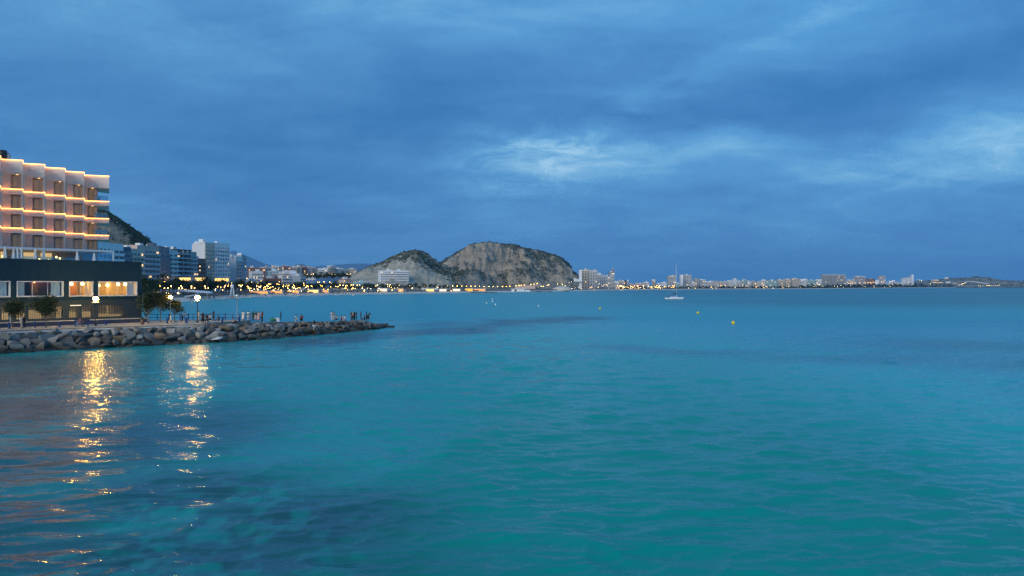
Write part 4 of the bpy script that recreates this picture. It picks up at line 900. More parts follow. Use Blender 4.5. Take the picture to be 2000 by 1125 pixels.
    longh.tube([c + Vector((0, .05, .0)), c + Vector((0, .09, -.14)), c + Vector((0, .10, -.30))], [.085, .09, .05], 8)
    skirt = None
    if pose in ('stand', 'phone', 'walk', 'lean'): skirt = MB(); skirt.lathe((0, 0, 0), [(.30, .38), (.26, .60), (.20, .85), (.165, 1.05)], 14)
    sk_me = skirt.mesh('skirt', MAT['shirtw']) if skirt else None
    return dict(body=body.mesh('person', MAT['shirtw']), shirt=shell(('top',), .014).mesh('shirt', MAT['shirtw']), trousers=shell(('leg', 'calf'), .013).mesh('trousers', MAT['shirtw']), shorts=shell(('leg',), .016).mesh('shorts', MAT['shirtw']), shoes=shell(('shoe',), .012).mesh('shoes', MAT['shirtw']),
                hair=hair.mesh('hair', MAT['shirtw']), long=longh.mesh('hair', MAT['shirtw']), skirt=sk_me)
POSES = {p: body_meshes(p) for p in ('stand', 'walk', 'phone', 'lean', 'sit', 'sitg', 'climb')}
CM = {n: mat(n + '_cloth', c, .9, .1, 8) for n, c in dict(white=(.52, .52, .53), black=(.014, .014, .018), navy=(.018, .025, .06), green=(.02, .07, .05), pink=(.50, .20, .22), rose=(.46, .32, .30), red=(.20, .02, .03), grey=(.22, .22, .24), beige=(.42, .36, .28), denim=(.05, .08, .14), teal=(.03, .13, .15)).items()}
SKIN = mat('skin', (.36, .22, .15), .6, .08); HAIRM = dict(dark=mat('dark_hair', (.012, .009, .008), .6, .1), brown=mat('brown_hair', (.06, .03, .015), .6, .1), fair=mat('fair_hair', (.26, .17, .08), .6, .1))
def person(px, foot, pose, rz, top, bottom, label, hair='dark', long=False, dress=False, shorts=False, Y=None, z=None, h=1.0, group='people on the breakwater'):
    M = POSES[pose]
    if Y is None: z = PZ if z is None else z; Y = depth_at(foot, z)
    elif z is None: z = Z_(foot, Y)
    def skin_of(o, m): o.material_slots[0].link = 'OBJECT'; o.material_slots[0].material = m
    o = tag(link('person', M['body'], None, (X_(px, Y), Y, z), rz), label, 'person', group); o.scale = (h, h, h); skin_of(o, SKIN)
    def put(n, key, m): c = link(n, M[key], o); skin_of(c, m)
    put('hair', 'long' if long else 'hair', HAIRM[hair]); put('shirt', 'shirt', CM[top])
    if dress and M['skirt']: put('skirt', 'skirt', CM[bottom])
    else: put('shorts' if shorts else 'trousers', 'shorts' if shorts else 'trousers', CM[bottom])
    put('shoes', 'shoes', CM['black' if bottom != 'white' else 'grey']); return o
def jt(Y): return top_z(Y) + .05
WK = 'people on the promenade'
person(42, 642, 'walk', 1.3, 'white', 'beige', 'person in a white top walking below the left small tree', 'fair', group=WK)
person(47.5, 642, 'walk', 1.3, 'black', 'black', 'person all in black walking beside the one in white', group=WK)
_yb = depth_at(637.5, PZ)
person(155, 637.5, 'sit', -.4, 'pink', 'white', 'person in a pink top sitting on the left of the blue bench', 'brown', True, Y=_yb - .05, z=PZ + .02, group=WK)
person(165.5, 637.5, 'sit', -.2, 'navy', 'denim', 'person in dark clothes sitting on the right of the blue bench', Y=_yb - .05, z=PZ + .02, group=WK)
person(356, 626.5, 'lean', 1.4, 'white', 'black', 'person in white top and black trousers bending forward by the railing', group=WK)
person(387.8, 626.5, 'phone', -.5, 'white', 'beige', 'person in white next to the warm railing lamp', group=WK)
person(396, 632.5, 'stand', .4, 'black', 'black', 'person in a long black dress nearest to the rocks', 'brown', True, True, h=1.06, group=WK)
person(404, 630.5, 'sit', .3, 'black', 'black', 'person in black sitting left in the seated group', group=WK, h=1.1)
person(410.5, 630, 'sit', -.3, 'white', 'navy', 'person in white top sitting right in the seated group', group=WK, h=1.1)
person(417, 626.5, 'phone', 2.8, 'navy', 'navy', 'person in navy standing at the railing right of the seated group', group=WK)
person(427, 628.5, 'sitg', -1.2, 'black', 'denim', 'person in black crouching low before the railing', group=WK, z=PZ - .1)
person(475.5, 627.5, 'stand', .2, 'white', 'white', 'woman in a white dress with dark hair, left of two in white', 'dark', True, True, group=WK)
person(485, 627, 'phone', -.3, 'white', 'white', 'person all in white, taller and right of the woman in a dress', group=WK)
def on_mound(px, foot, pose, rz, top, bottom, label, hair='dark', long=False, back=0.0, **kw):
    # find the depth where the top of the breakwater shows at this foot row
    best = min(np.linspace(95, 146, 400), key=lambda Y: abs(HOR + (CAMZ - jt(Y)) / Y * F - foot))
    return person(px, foot, pose, rz, top, bottom, label, hair, long, Y=best + back, z=jt(best + back), **kw)
on_mound(494.5, 627.3, 'stand', .5, 'green', 'green', 'person in dark green, left of the four at the railing end', long=True)
on_mound(500, 628, 'phone', .3, 'green', 'rose', 'person in dark green top with pale skirt, second of the four at the railing end', long=True, dress=True)
on_mound(505.5, 629, 'stand', -.4, 'rose', 'rose', 'person in a dusty pink dress, third of the four at the railing end', long=True, dress=True)
on_mound(512, 629, 'stand', -.6, 'red', 'black', 'person in dark red top, last of the four at the railing end', 'brown', True)
on_mound(456.5, 632.2, 'sitg', 1.6, 'rose', 'black', 'person sitting low on the topmost rocks under the slim lamp', h=.9)
on_mound(548.5, 625.3, 'phone', -1.3, 'black', 'black', 'person in black standing alone beside the white cool box')
on_mound(581, 631, 'climb', -1.2, 'white', 'beige', 'person in white crouching on the rocks left of the one in red', back=-2)
on_mound(589, 627.5, 'sitg', .2, 'red', 'black', 'person with bushy dark hair and red top sitting on the rocks', long=True, h=1.15)
person(612, 644, 'climb', .9, 'black', 'white', 'person in black top and white trousers climbing down the rocks', 'dark', True, Y=121.5, h=1.15)
on_mound(648, 626, 'phone', .4, 'white', 'white', 'person in white shirt and trousers standing beside one in grey', h=1.05)
on_mound(652.5, 625, 'stand', -.5, 'grey', 'beige', 'person in grey standing close beside the one in white')
on_mound(658, 625.5, 'sitg', -.6, 'beige', 'denim', 'person in beige sitting right beside the standing pair', long=True)
on_mound(667, 625.5, 'sitg', .6, 'pink', 'navy', 'person in pink sitting between the pair and the group in black')
on_mound(673, 627, 'sitg', -.2, 'white', 'white', 'person in white sitting left of the standing group in black', long=True)
on_mound(686, 624.3, 'stand', -.8, 'black', 'denim', 'person in black top and jeans, left end of the group of four')
on_mound(689, 624.6, 'phone', .2, 'beige', 'black', 'person in beige top among the group of four in dark clothes', 'fair')
on_mound(692.3, 624.3, 'stand', 1.0, 'navy', 'black', 'person in navy top, third of the group of four')
on_mound(696, 624.3, 'stand', 1.6, 'black', 'black', 'person all in black, right end of the group of four', long=True)
on_mound(705, 623.6, 'phone', -1.4, 'black', 'navy', 'slim person in black standing left of the one sitting near the tip')
on_mound(711.5, 623.6, 'sitg', -1.3, 'black', 'black', 'person in black sitting near the tip of the breakwater')
on_mound(715.5, 623.4, 'stand', 1.3, 'teal', 'black', 'person in teal top, second from the tip of the breakwater')
on_mound(719, 623.4, 'lean', 1.0, 'black', 'black', 'person in black closest to the tip of the breakwater', long=True, dress=True)
Y_ = 117.0; t = thing('cool_box', 'white cool box on the breakwater beside the person in black', 'box', (X_(541, 124), 124, jt(124)), .2)
m = MB(); m.b2(-.42, .42, -.26, .26, 0, .48); m.obj('body', MAT['white'], t); m = MB(); m.b2(-.44, .44, -.28, .28, .48, .58); m.obj('lid', MAT['white'], t); m = MB(); m.tube([(-.38, -.29, .4), (-.38, -.34, .62), (.38, -.34, .62), (.38, -.29, .4)], .02, 5); m.obj('handle', MAT['grey'], t)
t = thing('duffel_bag', 'green bag lying on the breakwater left of the white cool box', 'bag', (X_(533, 123.6), 123.6, jt(123.6)), .1)
m = MB(); m.lathe((0, 0, 0), [(.05, -.46), (.24, -.42), (.29, -.2), (.29, .2), (.24, .42), (.05, .46)], 12)
m.v = [(z, y, x + .28) for x, y, z in m.v]; m.obj('body', mat('green_canvas', (.02, .16, .07), .8, .2, 5), t); m = MB(); m.tube([(-.2, 0, .55), (-.1, 0, .72), (.1, 0, .72), (.2, 0, .55)], .02, 5); m.obj('strap', MAT['black'], t)
# ------------------------------------------------------------------ town: generic blocks
def win_mesh(w, h, glass, frame='frame'):
    m = MB(); t = min(.10, w * .08); m.b2(-w / 2, w / 2, -.10, .02, 0, t); m.b2(-w / 2, w / 2, -.10, .02, h - t, h)
    for x in (-w / 2 + t / 2, 0, w / 2 - t / 2): m.b2(x - t / 2, x + t / 2, -.10, .02, t, h - t)
    m.b2(-w / 2 + t, w / 2 - t, -.03, .01, t, h - t, 1); return m.mesh('window', [MAT[frame], glass])
def block(name, label, cat_, corners, top, z0, wall, faces, depth=14, roof=None, group=None, seed=0, fh=3.0, detail=True, H=None, penthouse=True):
    """corners: (photo column, depth) of the front edges from left to right; faces: one facade description per edge"""
    rng = random.Random(seed * 31 + 7); C = [Vector((X_(p, y), y)) for p, y in corners]
    H = H or Z_(top, corners[len(corners) // 2][1]) - z0
    T = thing(name, label, cat_, (C[0].x, C[0].y, z0), 0, group); O = C[0]; L = [(q.x - O.x, q.y - O.y) for q in C]
    d0 = (C[-1] - C[-2]).normalized(); inn = Vector((-d0.y, d0.x)) * depth
    poly = list(L) + [(L[-1][0] + inn.x, L[-1][1] + inn.y)] + ([(L[0][0] + inn.x, L[0][1] + inn.y)] if len(L) == 2 else [(L[-1][0] + inn.x + L[0][0] - L[1][0], L[-1][1] + inn.y + L[0][1] - L[1][1])])
    m = MB(); m.prism(poly, 0, H); m.obj('wall', MAT[wall], T)
    cx = sum(p[0] for p in poly) / len(poly); cy = sum(p[1] for p in poly) / len(poly)
    par = [((p[0] - cx) * 1.012 + cx, (p[1] - cy) * 1.012 + cy) for p in poly]; m = MB(); m.prism(par, H - .15, H + .55); m.obj('roof', MAT[roof or wall], T)
    if penthouse:
        for k in range(rng.randint(1, 3)):
            f = rng.uniform(.2, .8); g = rng.uniform(.3, .7); w = rng.uniform(2, 4.5); m = MB(); m.box((L[-2][0] + (L[-1][0] - L[-2][0]) * f + inn.x * g, L[-2][1] + (L[-1][1] - L[-2][1]) * f + inn.y * g, H + .5 + w * .3), (w, w, w * .6), math.atan2(d0.y, d0.x)); m.obj('roof_house', MAT[rng.choice(['white', 'pale', wall])], T)
    glz = MB(); lit = MB(); bal = MB()
    for (a, b), fc in zip(zip(C, C[1:]), faces):
        if not fc: continue
        d = b - a; W = d.length; u = d.normalized(); ang = math.atan2(u.y, u.x); la = (a.x - O.x, a.y - O.y)
        nf = max(1, int(H / fh)); n = fc.get('n', max(1, int(W / 3.2))); ww = fc.get('w', .55) * W / n; wh = fc.get('h', 1.5); sill = fc.get('sill', .95)
        def pt(x, y, z): return (la[0] + u.x * x - u.y * y, la[1] + u.y * x + u.x * y, z)
        def bx(M, x0, x1, y0, y1, z0_, z1_, mi=0):
            vs = [pt(x, y, z) for z in (z0_, z1_) for x, y in ((x0, y0), (x1, y0), (x1, y1), (x0, y1))]
            M.add(vs, [(3, 2, 1, 0), (4, 5, 6, 7), (0, 1, 5, 4), (1, 2, 6, 5), (2, 3, 7, 6), (3, 0, 4, 7)], mi)
        me = None
        if detail: me = win_mesh(ww, wh, MAT['glassd'])
        me_l = win_mesh(ww, wh, G_WIN) if detail else None; bme = None
        for f in range(fc.get('f0', 0), nf):
            zf = f * fh + .25
            if zf + sill + wh > H: continue
            if fc.get('bal'):
                x0, x1 = W * fc.get('b0', .02), W * fc.get('b1', .98); dp = fc['bal']
                M = MB() if detail else bal
                bx(M, x0, x1, -dp, .0, zf - .28, zf); bx(M, x0, x1, -dp, -dp + .12, zf, zf + .95); bx(M, x0, x0 + .12, -dp + .12, 0, zf, zf + .95); bx(M, x1 - .12, x1, -dp + .12, 0, zf, zf + .95)
                if fc.get('div'):
                    for k in range(1, fc['div']): xx = x0 + (x1 - x0) * k / fc['div']; bx(M, xx - .12, xx + .12, -dp + .12, 0, zf, zf + fh - .3)
                if detail: M.obj('balcony', MAT[fc.get('balm', 'white')], T)
            for k in range(n):
                xc = W * (k + .5) / n; on = rng.random() < fc.get('lit', .04)
                if rng.random() < fc.get('skip', 0): continue
                if detail: q = pt(xc, -.02, zf + sill); link('window', me_l if on else me, T, q, ang)
                else: bx(lit if on else glz, xc - ww / 2, xc + ww / 2, -.12, .0, zf + sill, zf + sill + wh)
        if fc.get('shop'):
            m = MB(); bx(m, W * .05, W * .95, -.3, -.05, .5, 2.8); m.obj('shopfront', G_SHOP, T)
    if glz.f: glz.obj('glazing', MAT['glassd'], T, kind='stuff')
    if lit.f: lit.obj('lit_glazing', G_WIN, T, kind='stuff')
    if bal.f: bal.obj('balcony_bands', MAT[next(f.get('balm', 'white') for f in faces if f and f.get('bal'))], T, kind='stuff')
    return T
B = dict
# sea-front apartment blocks on the left, nearest first
block('apartment_block', 'white block with a roof house just right of the hotel terrace', 'apartment block', [(186, 360), (216, 372)], 476, 3, 'white', [B(n=4, lit=.05)], 12, seed=1)
block('apartment_block', 'white block with dark blue window bands beside the castle hill', 'apartment block', [(214, 380), (241, 392)], 479, 3, 'white', [B(n=3, w=.86, h=1.5, bal=.9, balm='white', lit=.04)], 12, seed=2)
block('apartment_block', 'narrow dark glazed block between a white and a beige block', 'apartment block', [(240, 400), (256, 408)], 485, 3, 'darkblue', [B(n=3, w=.8, lit=.08)], 12, seed=3)
block('apartment_block', 'beige block with lit balconies above the dark green roof line', 'apartment block', [(254, 412), (281, 424)], 489, 3, 'beige', [B(n=4, bal=1.1, balm='beige', lit=.16)], 12, seed=4)
block('apartment_block', 'pinkish block with continuous white balcony bands on every floor', 'apartment block', [(268, 440), (311, 462)], 484, 3, 'pink', [B(n=6, w=.7, h=1.9, sill=.3, bal=1.3, balm='lilac', lit=.05, shop=1)], 14, seed=5)
block('apartment_block', 'tall dark blue windowless block beside the pinkish block', 'apartment block', [(311, 470), (331, 496)], 485.5, 3, 'darkblue', [B(n=3, w=.5, lit=0)], 14, seed=6)
block('apartment_block', 'pale block with stacked white balconies left of the dark balcony block', 'apartment block', [(330, 498), (347, 508)], 491, 3, 'pale', [B(n=2, w=.7, h=1.9, sill=.3, bal=1.4, balm='pale', lit=.03)], 14, seed=7)
block('apartment_block', 'wide block with deep dark balconies in front of the white tower', 'apartment block', [(346, 512), (373, 528)], 490, 3, 'dark', [B(n=5, w=.75, h=2.0, sill=.2, bal=1.5, balm='grey', lit=.08, div=3, shop=1)], 14, seed=8)
block('apartment_block', 'narrow grey block between the dark balconies and the brown brick block', 'apartment block', [(372, 532), (384, 540)], 494, 3, 'grey', [B(n=2, w=.7, h=1.8, sill=.3, bal=1.2, balm='lilac')], 14, seed=9)
block('apartment_block', 'lower brown brick block at the foot of the white tower', 'apartment block', [(383, 543), (402, 556)], 507, 3, 'brown', [B(n=4, w=.6, h=1.8, sill=.3, bal=1.0, balm='brown', lit=.05)], 8, seed=10)
tw = block('tower_block', 'tallest white apartment tower of the sea front with a beige right half', 'apartment block', [(375, 598), (400, 566), (448, 590)], 474, 3, 'white', [None, None], 12, seed=11)
# its two facade halves: beige with dark windows, white with balconies
def tower_face(T, a, b, wall, fc, seed):
    C = [Vector((X_(p, y), y)) for p, y in (a, b)]; O = Vector((T.location.x, T.location.y)); d = C[1] - C[0]; u = d.normalized(); W = d.length; H = Z_(474, 566) - 3; rng = random.Random(seed); ang = math.atan2(u.y, u.x)
    def q(x, y, z): p = C[0] + u * x + Vector((-u.y, u.x)) * y - O; return (p.x, p.y, z)
    m = MB(); m.box((0, 0, 0), (W, .3, H - .4)); m.obj('facade', MAT[wall], T, q(W / 2, -.16, H / 2), ang)
    wm = win_mesh(fc['w'], 1.5, MAT['glassd']); wl = win_mesh(fc['w'], 1.5, G_WIN); bm_ = MB(); bm_.b2(0, fc['bw'], -1.0, 0, -.2, 0); bm_.b2(0, fc['bw'], -1.0, -.9, 0, .9); bmesh_ = bm_.mesh('balcony', MAT[fc['bal']])
    for f in range(int(H / 3)):
        z = f * 3 + .3
        for k in range(fc['n']):
            x = W * (k + .5) / fc['n']; link('window', wl if rng.random() < .05 else wm, T, q(x, -.33, z + .8), ang)
            if k % fc['every'] == 0: link('balcony', bmesh_, T, q(x - fc['bw'] / 2, -.31, z), ang)
tower_face(tw, (400.4, 566.1), (418.5, 575), 'beige', B(n=4, w=1.1, bal='beige', bw=2.2, every=2), 3)
tower_face(tw, (419, 575.3), (447.6, 589.7), 'white', B(n=6, w=1.1, bal='white', bw=1.9, every=1), 4)
m = MB(); m.add([(0, 0, 0), (9.0, -11.0, 0), (4.5, -5.5, 2.6), (4, 3, 0), (13, -8, 0), (8.5, -2.5, 2.6)], [(0, 1, 2), (3, 5, 4), (0, 2, 5, 3), (1, 4, 5, 2), (0, 3, 4, 1)]); m.obj('gable', MAT['white'], tw, (0.4, 0.4, Z_(474, 566) - 3 + .4))
block('apartment_block', 'white slab with a blank end right behind the white tower', 'apartment block', [(446, 640), (461, 625), (474, 640)], 502, 3, 'white', [None, B(n=4, w=.7, h=1.8, sill=.3, bal=1.1, balm='bluegrey', lit=.05)], 12, seed=12)
block('apartment_block', 'slim dark sided block at the right end of the tall sea front row', 'apartment block', [(472, 655), (481, 672)], 501, 3, 'bluegrey', [B(n=3, w=.6, lit=.05)], 10, seed=13)

# lower town between the tall row and the hills: (left, right, top row, foot row, depth, wall, roof, style, label)
TOWN = [
 (483, 518, 524, 548, 760, 'red', 'roofred', 'w', 'reddish block with clay roof right of the tall sea front row'),
 (492, 514, 531, 552, 720, 'pale', 'white', 'w', 'pale low block standing in front of the reddish block'),
 (486, 497, 545, 558, 690, 'white', 'white', '-', 'small blank white house below the reddish block'),
 (517, 530, 522.5, 545, 860, 'grey', 'white', 'w', 'grey block with a pale top behind the stepped houses'),
 (528, 549, 530, 548, 830, 'teal', 'white', 'w', 'long pale teal block with white parapet'),
 (534, 545, 523, 538, 900, 'cream', 'cream', 'w', 'cream block peeping over the pale teal block'),
 (544, 554, 521.5, 540, 980, 'pink', 'pink', 'w', 'narrow pinkish block left of the flat white roof'),
 (553, 576, 529, 542, 900, 'white', 'white', '-', 'wide flat white roofed hall in the lower town'),
 (555, 566, 521, 535, 1060, 'red', 'red', 'w', 'first reddish block on the rise behind the flat white hall'),
 (568, 581, 522, 536, 1080, 'pink', 'pink', 'w', 'pinkish block right of the first reddish block on the rise'),
 (582, 590, 521, 536, 1090, 'cream', 'white', 'w', 'cream block in the middle of the row on the rise'),
 (590, 600, 522, 536, 1100, 'red', 'red', 'w', 'reddish block above the lamps on the upper road'),
 (600, 611, 521.5, 536, 1110, 'lilac', 'lilac', 'w', 'lilac grey block above the lamps on the upper road'),
 (611, 621, 524, 536, 1120, 'beige', 'beige', 'w', 'beige block just left of the white stepped building'),
 (517, 550, 545, 560, 700, 'brown', 'roofred', 'b', 'broad brown building with a sloping clay roof behind the beach trees'),
 (551, 569, 537, 556, 740, 'pale', 'roofred', 'b', 'pale building with stacked balconies, left half of a pair'),
 (568, 587, 535, 556, 760, 'white', 'white', 'b', 'white building with stacked balconies, right half of a pair'),
 (536, 552, 538, 550, 790, 'lilac', 'roofred', 'w', 'small lilac house between the brown roof and the balconies'),
 (587, 598, 540, 556, 720, 'bluegrey', 'grey', 'w', 'small bluish house below the first upper road lamps'),
 (621, 641, 525, 538, 1150, 'white', 'white', 'b', 'white stepped building on the rise below the flat mountain'),
 (640, 656, 523, 536, 1180, 'grey', 'white', 'w', 'grey building under a wide white flat canopy on the rise'),
 (657, 667, 526, 537, 1190, 'pale', 'pale', 'w', 'pale block right of the wide white canopy'),
 (667, 678, 527, 537, 1200, 'bluegrey', 'grey', 'w', 'bluish grey block left of the last block before the hill'),
 (678, 697, 526, 537, 1210, 'beige', 'grey', 'w', 'last beige block before the quarried hill slope'),
 (589, 616, 536.5, 543, 1000, 'white', 'white', '-', 'long white retaining wall building below the upper road lamps'),
 (672, 685, 546, 562, 860, 'pink', 'roofred', 'w', 'pinkish house at the foot of the quarried hill'),
 (696, 717, 551, 566, 850, 'teal', 'white', 'b', 'pale glazed building at the foot of the quarried hill'),
 (718, 731, 553, 565, 870, 'grey', 'white', 'w', 'grey house left of the white hotel below the hill'),
 (600, 612, 552, 566, 740, 'white', 'white', '-', 'white gabled beach house among the lit trees'),
 (786, 800, 561, 571, 860, 'pink', 'white', 'w', 'pinkish small building right below the white hill hotel'),
 (748, 760, 560, 571, 850, 'white', 'white', '-', 'white small building left below the white hill hotel'),
 (836, 846, 563, 570, 900, 'pale', 'white', '-', 'small pale kiosk between the hill road and the beach'),
 (855, 868, 562, 570, 920, 'white', 'white', 'w', 'white beach building left of the yellow lit one'),
]
for i, (a, b, t, f, Y, wall, roof, st, lab) in enumerate(TOWN):
    z0 = max(2.5, Z_(f, Y)); fc = {'w': B(n=max(2, int((b - a) / 2.6)), w=.5, lit=.08), 'b': B(n=max(2, int((b - a) / 3)), w=.7, h=1.7, sill=.3, bal=1.0, balm=wall, lit=.08), '-': None}[st]
    block('town_building', lab, 'building', [(a, Y), (b, Y + 6)], t, z0 - 3, MAT and wall, [fc], 12, roof, seed=40 + i, detail=False, penthouse=st != '-')
o_canopy = thing('flat_canopy', 'wide white flat canopy roof on thin columns on the rise', 'canopy', (X_(647, 1172), 1172, Z_(523, 1180)))
m = MB(); m.lathe((0, 0, 1.6), [(.5, 0), (8.5, .9), (8.5, 1.3), (1, 2.2)], 20); m.obj('roof', MAT['white'], o_canopy); m = MB(); m.tube([(0, 0, -1), (0, 0, 1.8)], .8); m.obj('column', MAT['white'], o_canopy)
hh = block('hill_hotel', 'white gridded hotel slab in front of the quarried hill', 'hotel', [(743.5, 940), (799, 955)], 529.5, Z_(557, 945), 'white', [B(n=14, w=.62, h=1.9, sill=.4, bal=1.2, balm='white', div=14, lit=.03)], 14, seed=90, fh=2.9)

# far shore on the right: (left, right, top row, extra depth, wall, style, label)
SHORE = [
 (1131.5, 1136, 527.5, 120, 'white', '-', 'white end wall of the big slab beside the long hill'),
 (1136, 1152, 527.5, 125, 'beige', 'g', 'big greyish beige apartment slab right of the long hill'),
 (1152, 1167, 528.5, 140, 'lilac', 'g', 'lilac grey right half of the big slab beside the long hill'),
 (1167.5, 1175, 536, 150, 'pale', 'g', 'slim pale block right of the big beige slab'),
 (1175, 1183, 539.5, 160, 'lilac', 'g', 'lilac block left of the stepped tower'),
 (1183, 1200, 540, 170, 'bluegrey', 'g', 'wide lower body of the stepped grey blue tower'),
 (1190, 1200, 531, 190, 'bluegrey', 'b', 'stepped upper tower with a pinnacle on top'),
 (1201, 1209, 551, 120, 'pale', 'w', 'low pale block right of the stepped tower'),
 (1209, 1215, 548, 160, 'cream', 'w', 'cream low block second right of the stepped tower'),
 (1215, 1221, 550, 150, 'lilac', 'w', 'lilac low block left of the dark slim tower'),
 (1221.5, 1224, 547.5, 140, 'dark', '-', 'dark slim tower above the low pinkish row'),
 (1224.3, 1227.5, 548, 150, 'white', 'w', 'white slim tower touching the dark slim one'),
 (1228, 1241, 555, 140, 'pink', 'w', 'left half of the low pinkish row'),
 (1241.5, 1255, 554, 150, 'pink', 'w', 'right half of the low pinkish row'),
 (1256, 1262, 552.5, 160, 'cream', 'w', 'cream block right of the low pinkish row'),
 (1262.5, 1268, 552, 150, 'pale', 'w', 'pale block left of the lone slim tower'),
 (1275, 1280, 548, 170, 'beige', 'g', 'lone slim beige tower left of the moored yacht'),
 (1282, 1290, 555, 150, 'lilac', 'w', 'low lilac block right of the lone slim tower'),
 (1291, 1302, 552, 120, 'white', 'w', 'white low block with lights left of the banded tower'),
 (1306, 1320.5, 539, 160, 'cream', 'b', 'cream tower with dark bands just left of the yacht mast'),
 (1321, 1328, 554, 120, 'teal', 'w', 'low pale block right behind the yacht mast'),
 (1329, 1334, 537, 150, 'white', '-', 'white end wall of the tall block right of the yacht mast'),
 (1334, 1351, 537, 155, 'grey', 'g', 'tall grey gridded block right of the yacht mast'),
 (1351.5, 1357, 551, 120, 'pale', 'w', 'low pale block right of the tall gridded block'),
 (1357.3, 1364, 544.5, 180, 'beige', 'w', 'beige mid height block second right of the tall gridded block'),
 (1367, 1379, 546.5, 160, 'pale', 'b', 'pale flat topped block with broad bands'),
 (1377, 1393, 550, 110, 'white', 'b', 'white low block with balcony bands at the shore'),
 (1392.5, 1406, 549, 170, 'grey', 'g', 'dark grey block right of the white banded one'),
 (1407, 1413, 551, 140, 'cream', 'w', 'cream low block above a bright cluster of lights'),
 (1413.5, 1420, 550, 160, 'lilac', 'w', 'lilac low block above the bright cluster of lights'),
 (1421, 1431, 549, 150, 'pale', 'g', 'pale block left of the narrow raised block'),
 (1431.5, 1440, 545.5, 170, 'white', 'w', 'narrow raised white block in the long pale row'),
 (1440.5, 1448, 550, 150, 'lilac', 'w', 'lilac block left of the pale cyan one'),
 (1449, 1458.5, 546.8, 160, 'teal', 'w', 'pale cyan block in the long row'),
 (1460, 1467, 549.5, 150, 'pale', 'w', 'pale low block right of the cyan one'),
 (1467.5, 1475, 549, 170, 'grey', 'w', 'grey low block second right of the cyan one'),
 (1476, 1486, 551, 140, 'cream', 'w', 'low cream block with trees before it'),
 (1487, 1497, 547.5, 170, 'pale', 'g', 'pale block left of the wide teal one'),
 (1497.5, 1518, 548, 150, 'teal', 'w', 'wide teal block in the long row'),
 (1520, 1532, 546.5, 160, 'cream', 'g', 'left cream block of the joined cream pair'),
 (1532.5, 1544, 545.5, 170, 'beige', 'g', 'right beige block of the joined cream pair'),
 (1547, 1562, 544.5, 160, 'cream', 'g', 'broad cream block with rounded top storey'),
 (1562.5, 1577, 545.5, 170, 'white', 'g', 'broad white block right of the rounded cream one'),
 (1578, 1594.5, 547, 150, 'teal', 'w', 'pale turquoise block left of the huge grey slab'),
 (1595, 1605, 546, 180, 'pale', 'w', 'pale block touching the huge grey slab'),
 (1606, 1652, 536.3, 190, 'grey', 'G', 'huge grey apartment slab with rows of balconies'),
 (1652.5, 1663, 547, 260, 'lilac', 'w', 'lilac block behind the yellow lit spot'),
 (1664, 1670, 546, 300, 'cream', 'w', 'small cream block left of the brownish slab'),
 (1670, 1691, 539.5, 320, 'lilac', 'G', 'brownish lilac slab right of the huge grey one'),
 (1691.5, 1709, 544.5, 340, 'brown', 'w', 'darker stepped block right of the brownish slab'),
 (1710, 1717, 547, 300, 'white', '-', 'small white house left of the lone square tower'),
 (1718, 1729.5, 538.8, 330, 'beige', 'b', 'lone square beige tower on the right shore'),
 (1736, 1744, 550, 200, 'white', 'w', 'white villa right of the lone square tower'),
 (1747, 1757, 551, 200, 'cream', 'w', 'cream villa among dark trees'),
 (1762, 1770, 544, 300, 'white', 'w', 'white block left of the thin white tower'),
 (1770, 1780, 542.5, 320, 'pale', 'w', 'pale block touching the thin white tower'),
 (1780.5, 1784.5, 536.5, 330, 'white', '-', 'thin white tower at the start of the cape'),
]
for i, (a, b, t, dY, wall, st, lab) in enumerate(SHORE):
    Y = coast((a + b) / 2) + dY; W = (b - a) / F * Y
    fc = {'w': B(n=max(2, int(W / 4)), w=.5, h=1.6, lit=.05), 'g': B(n=max(2, int(W / 4.5)), w=.6, h=1.8, sill=.6, bal=1.1, balm='pale' if wall in ('grey', 'lilac', 'bluegrey') else wall, div=max(2, int(W / 6)), lit=.04),
          'G': B(n=max(2, int(W / 5)), w=.7, h=1.8, sill=.5, bal=1.4, balm='grey', div=max(2, int(W / 7)), lit=.035), 'b': B(n=max(2, int(W / 6)), w=.9, h=1.7, sill=.8, bal=1.3, balm='white', lit=.05), '-': None}[st]
    block('shore_building', lab, 'building', [(a, Y), (b, Y)], t, 3.2, wall, [fc], 16, None, 'buildings along the far shore', seed=140 + i, detail=False, fh=3.1, penthouse=st != '-')
_y = coast(1195) + 192
t = thing('pinnacle', 'dark pointed pinnacle crowning the stepped tower', 'spire', (X_(1197.5, _y), _y + 3, Z_(531, _y)))
m = MB(); m.b2(-1.8, 1.8, -1.8, 1.8, 0, 6.5); m.obj('shaft', MAT['brown'], t); m = MB(); m.box((0, 0, 7.6), (3.0, 3.0, 2.2), taper=.2); m.obj('cap', MAT['white'], t)
t = thing('fort_ruin', 'low dark fort ruin on top of the cape hill', 'ruin', (X_(1906, 4890), 4890, Z_(542.5, 4890)))
m = MB(); m.b2(-21, 20, -8, 8, -3, 9); m.obj('wall', MAT['dark'], t); m = MB(); m.b2(27, 92, -8, 8, -4, 2.5); m.obj('low_wall', MAT['dark'], t)
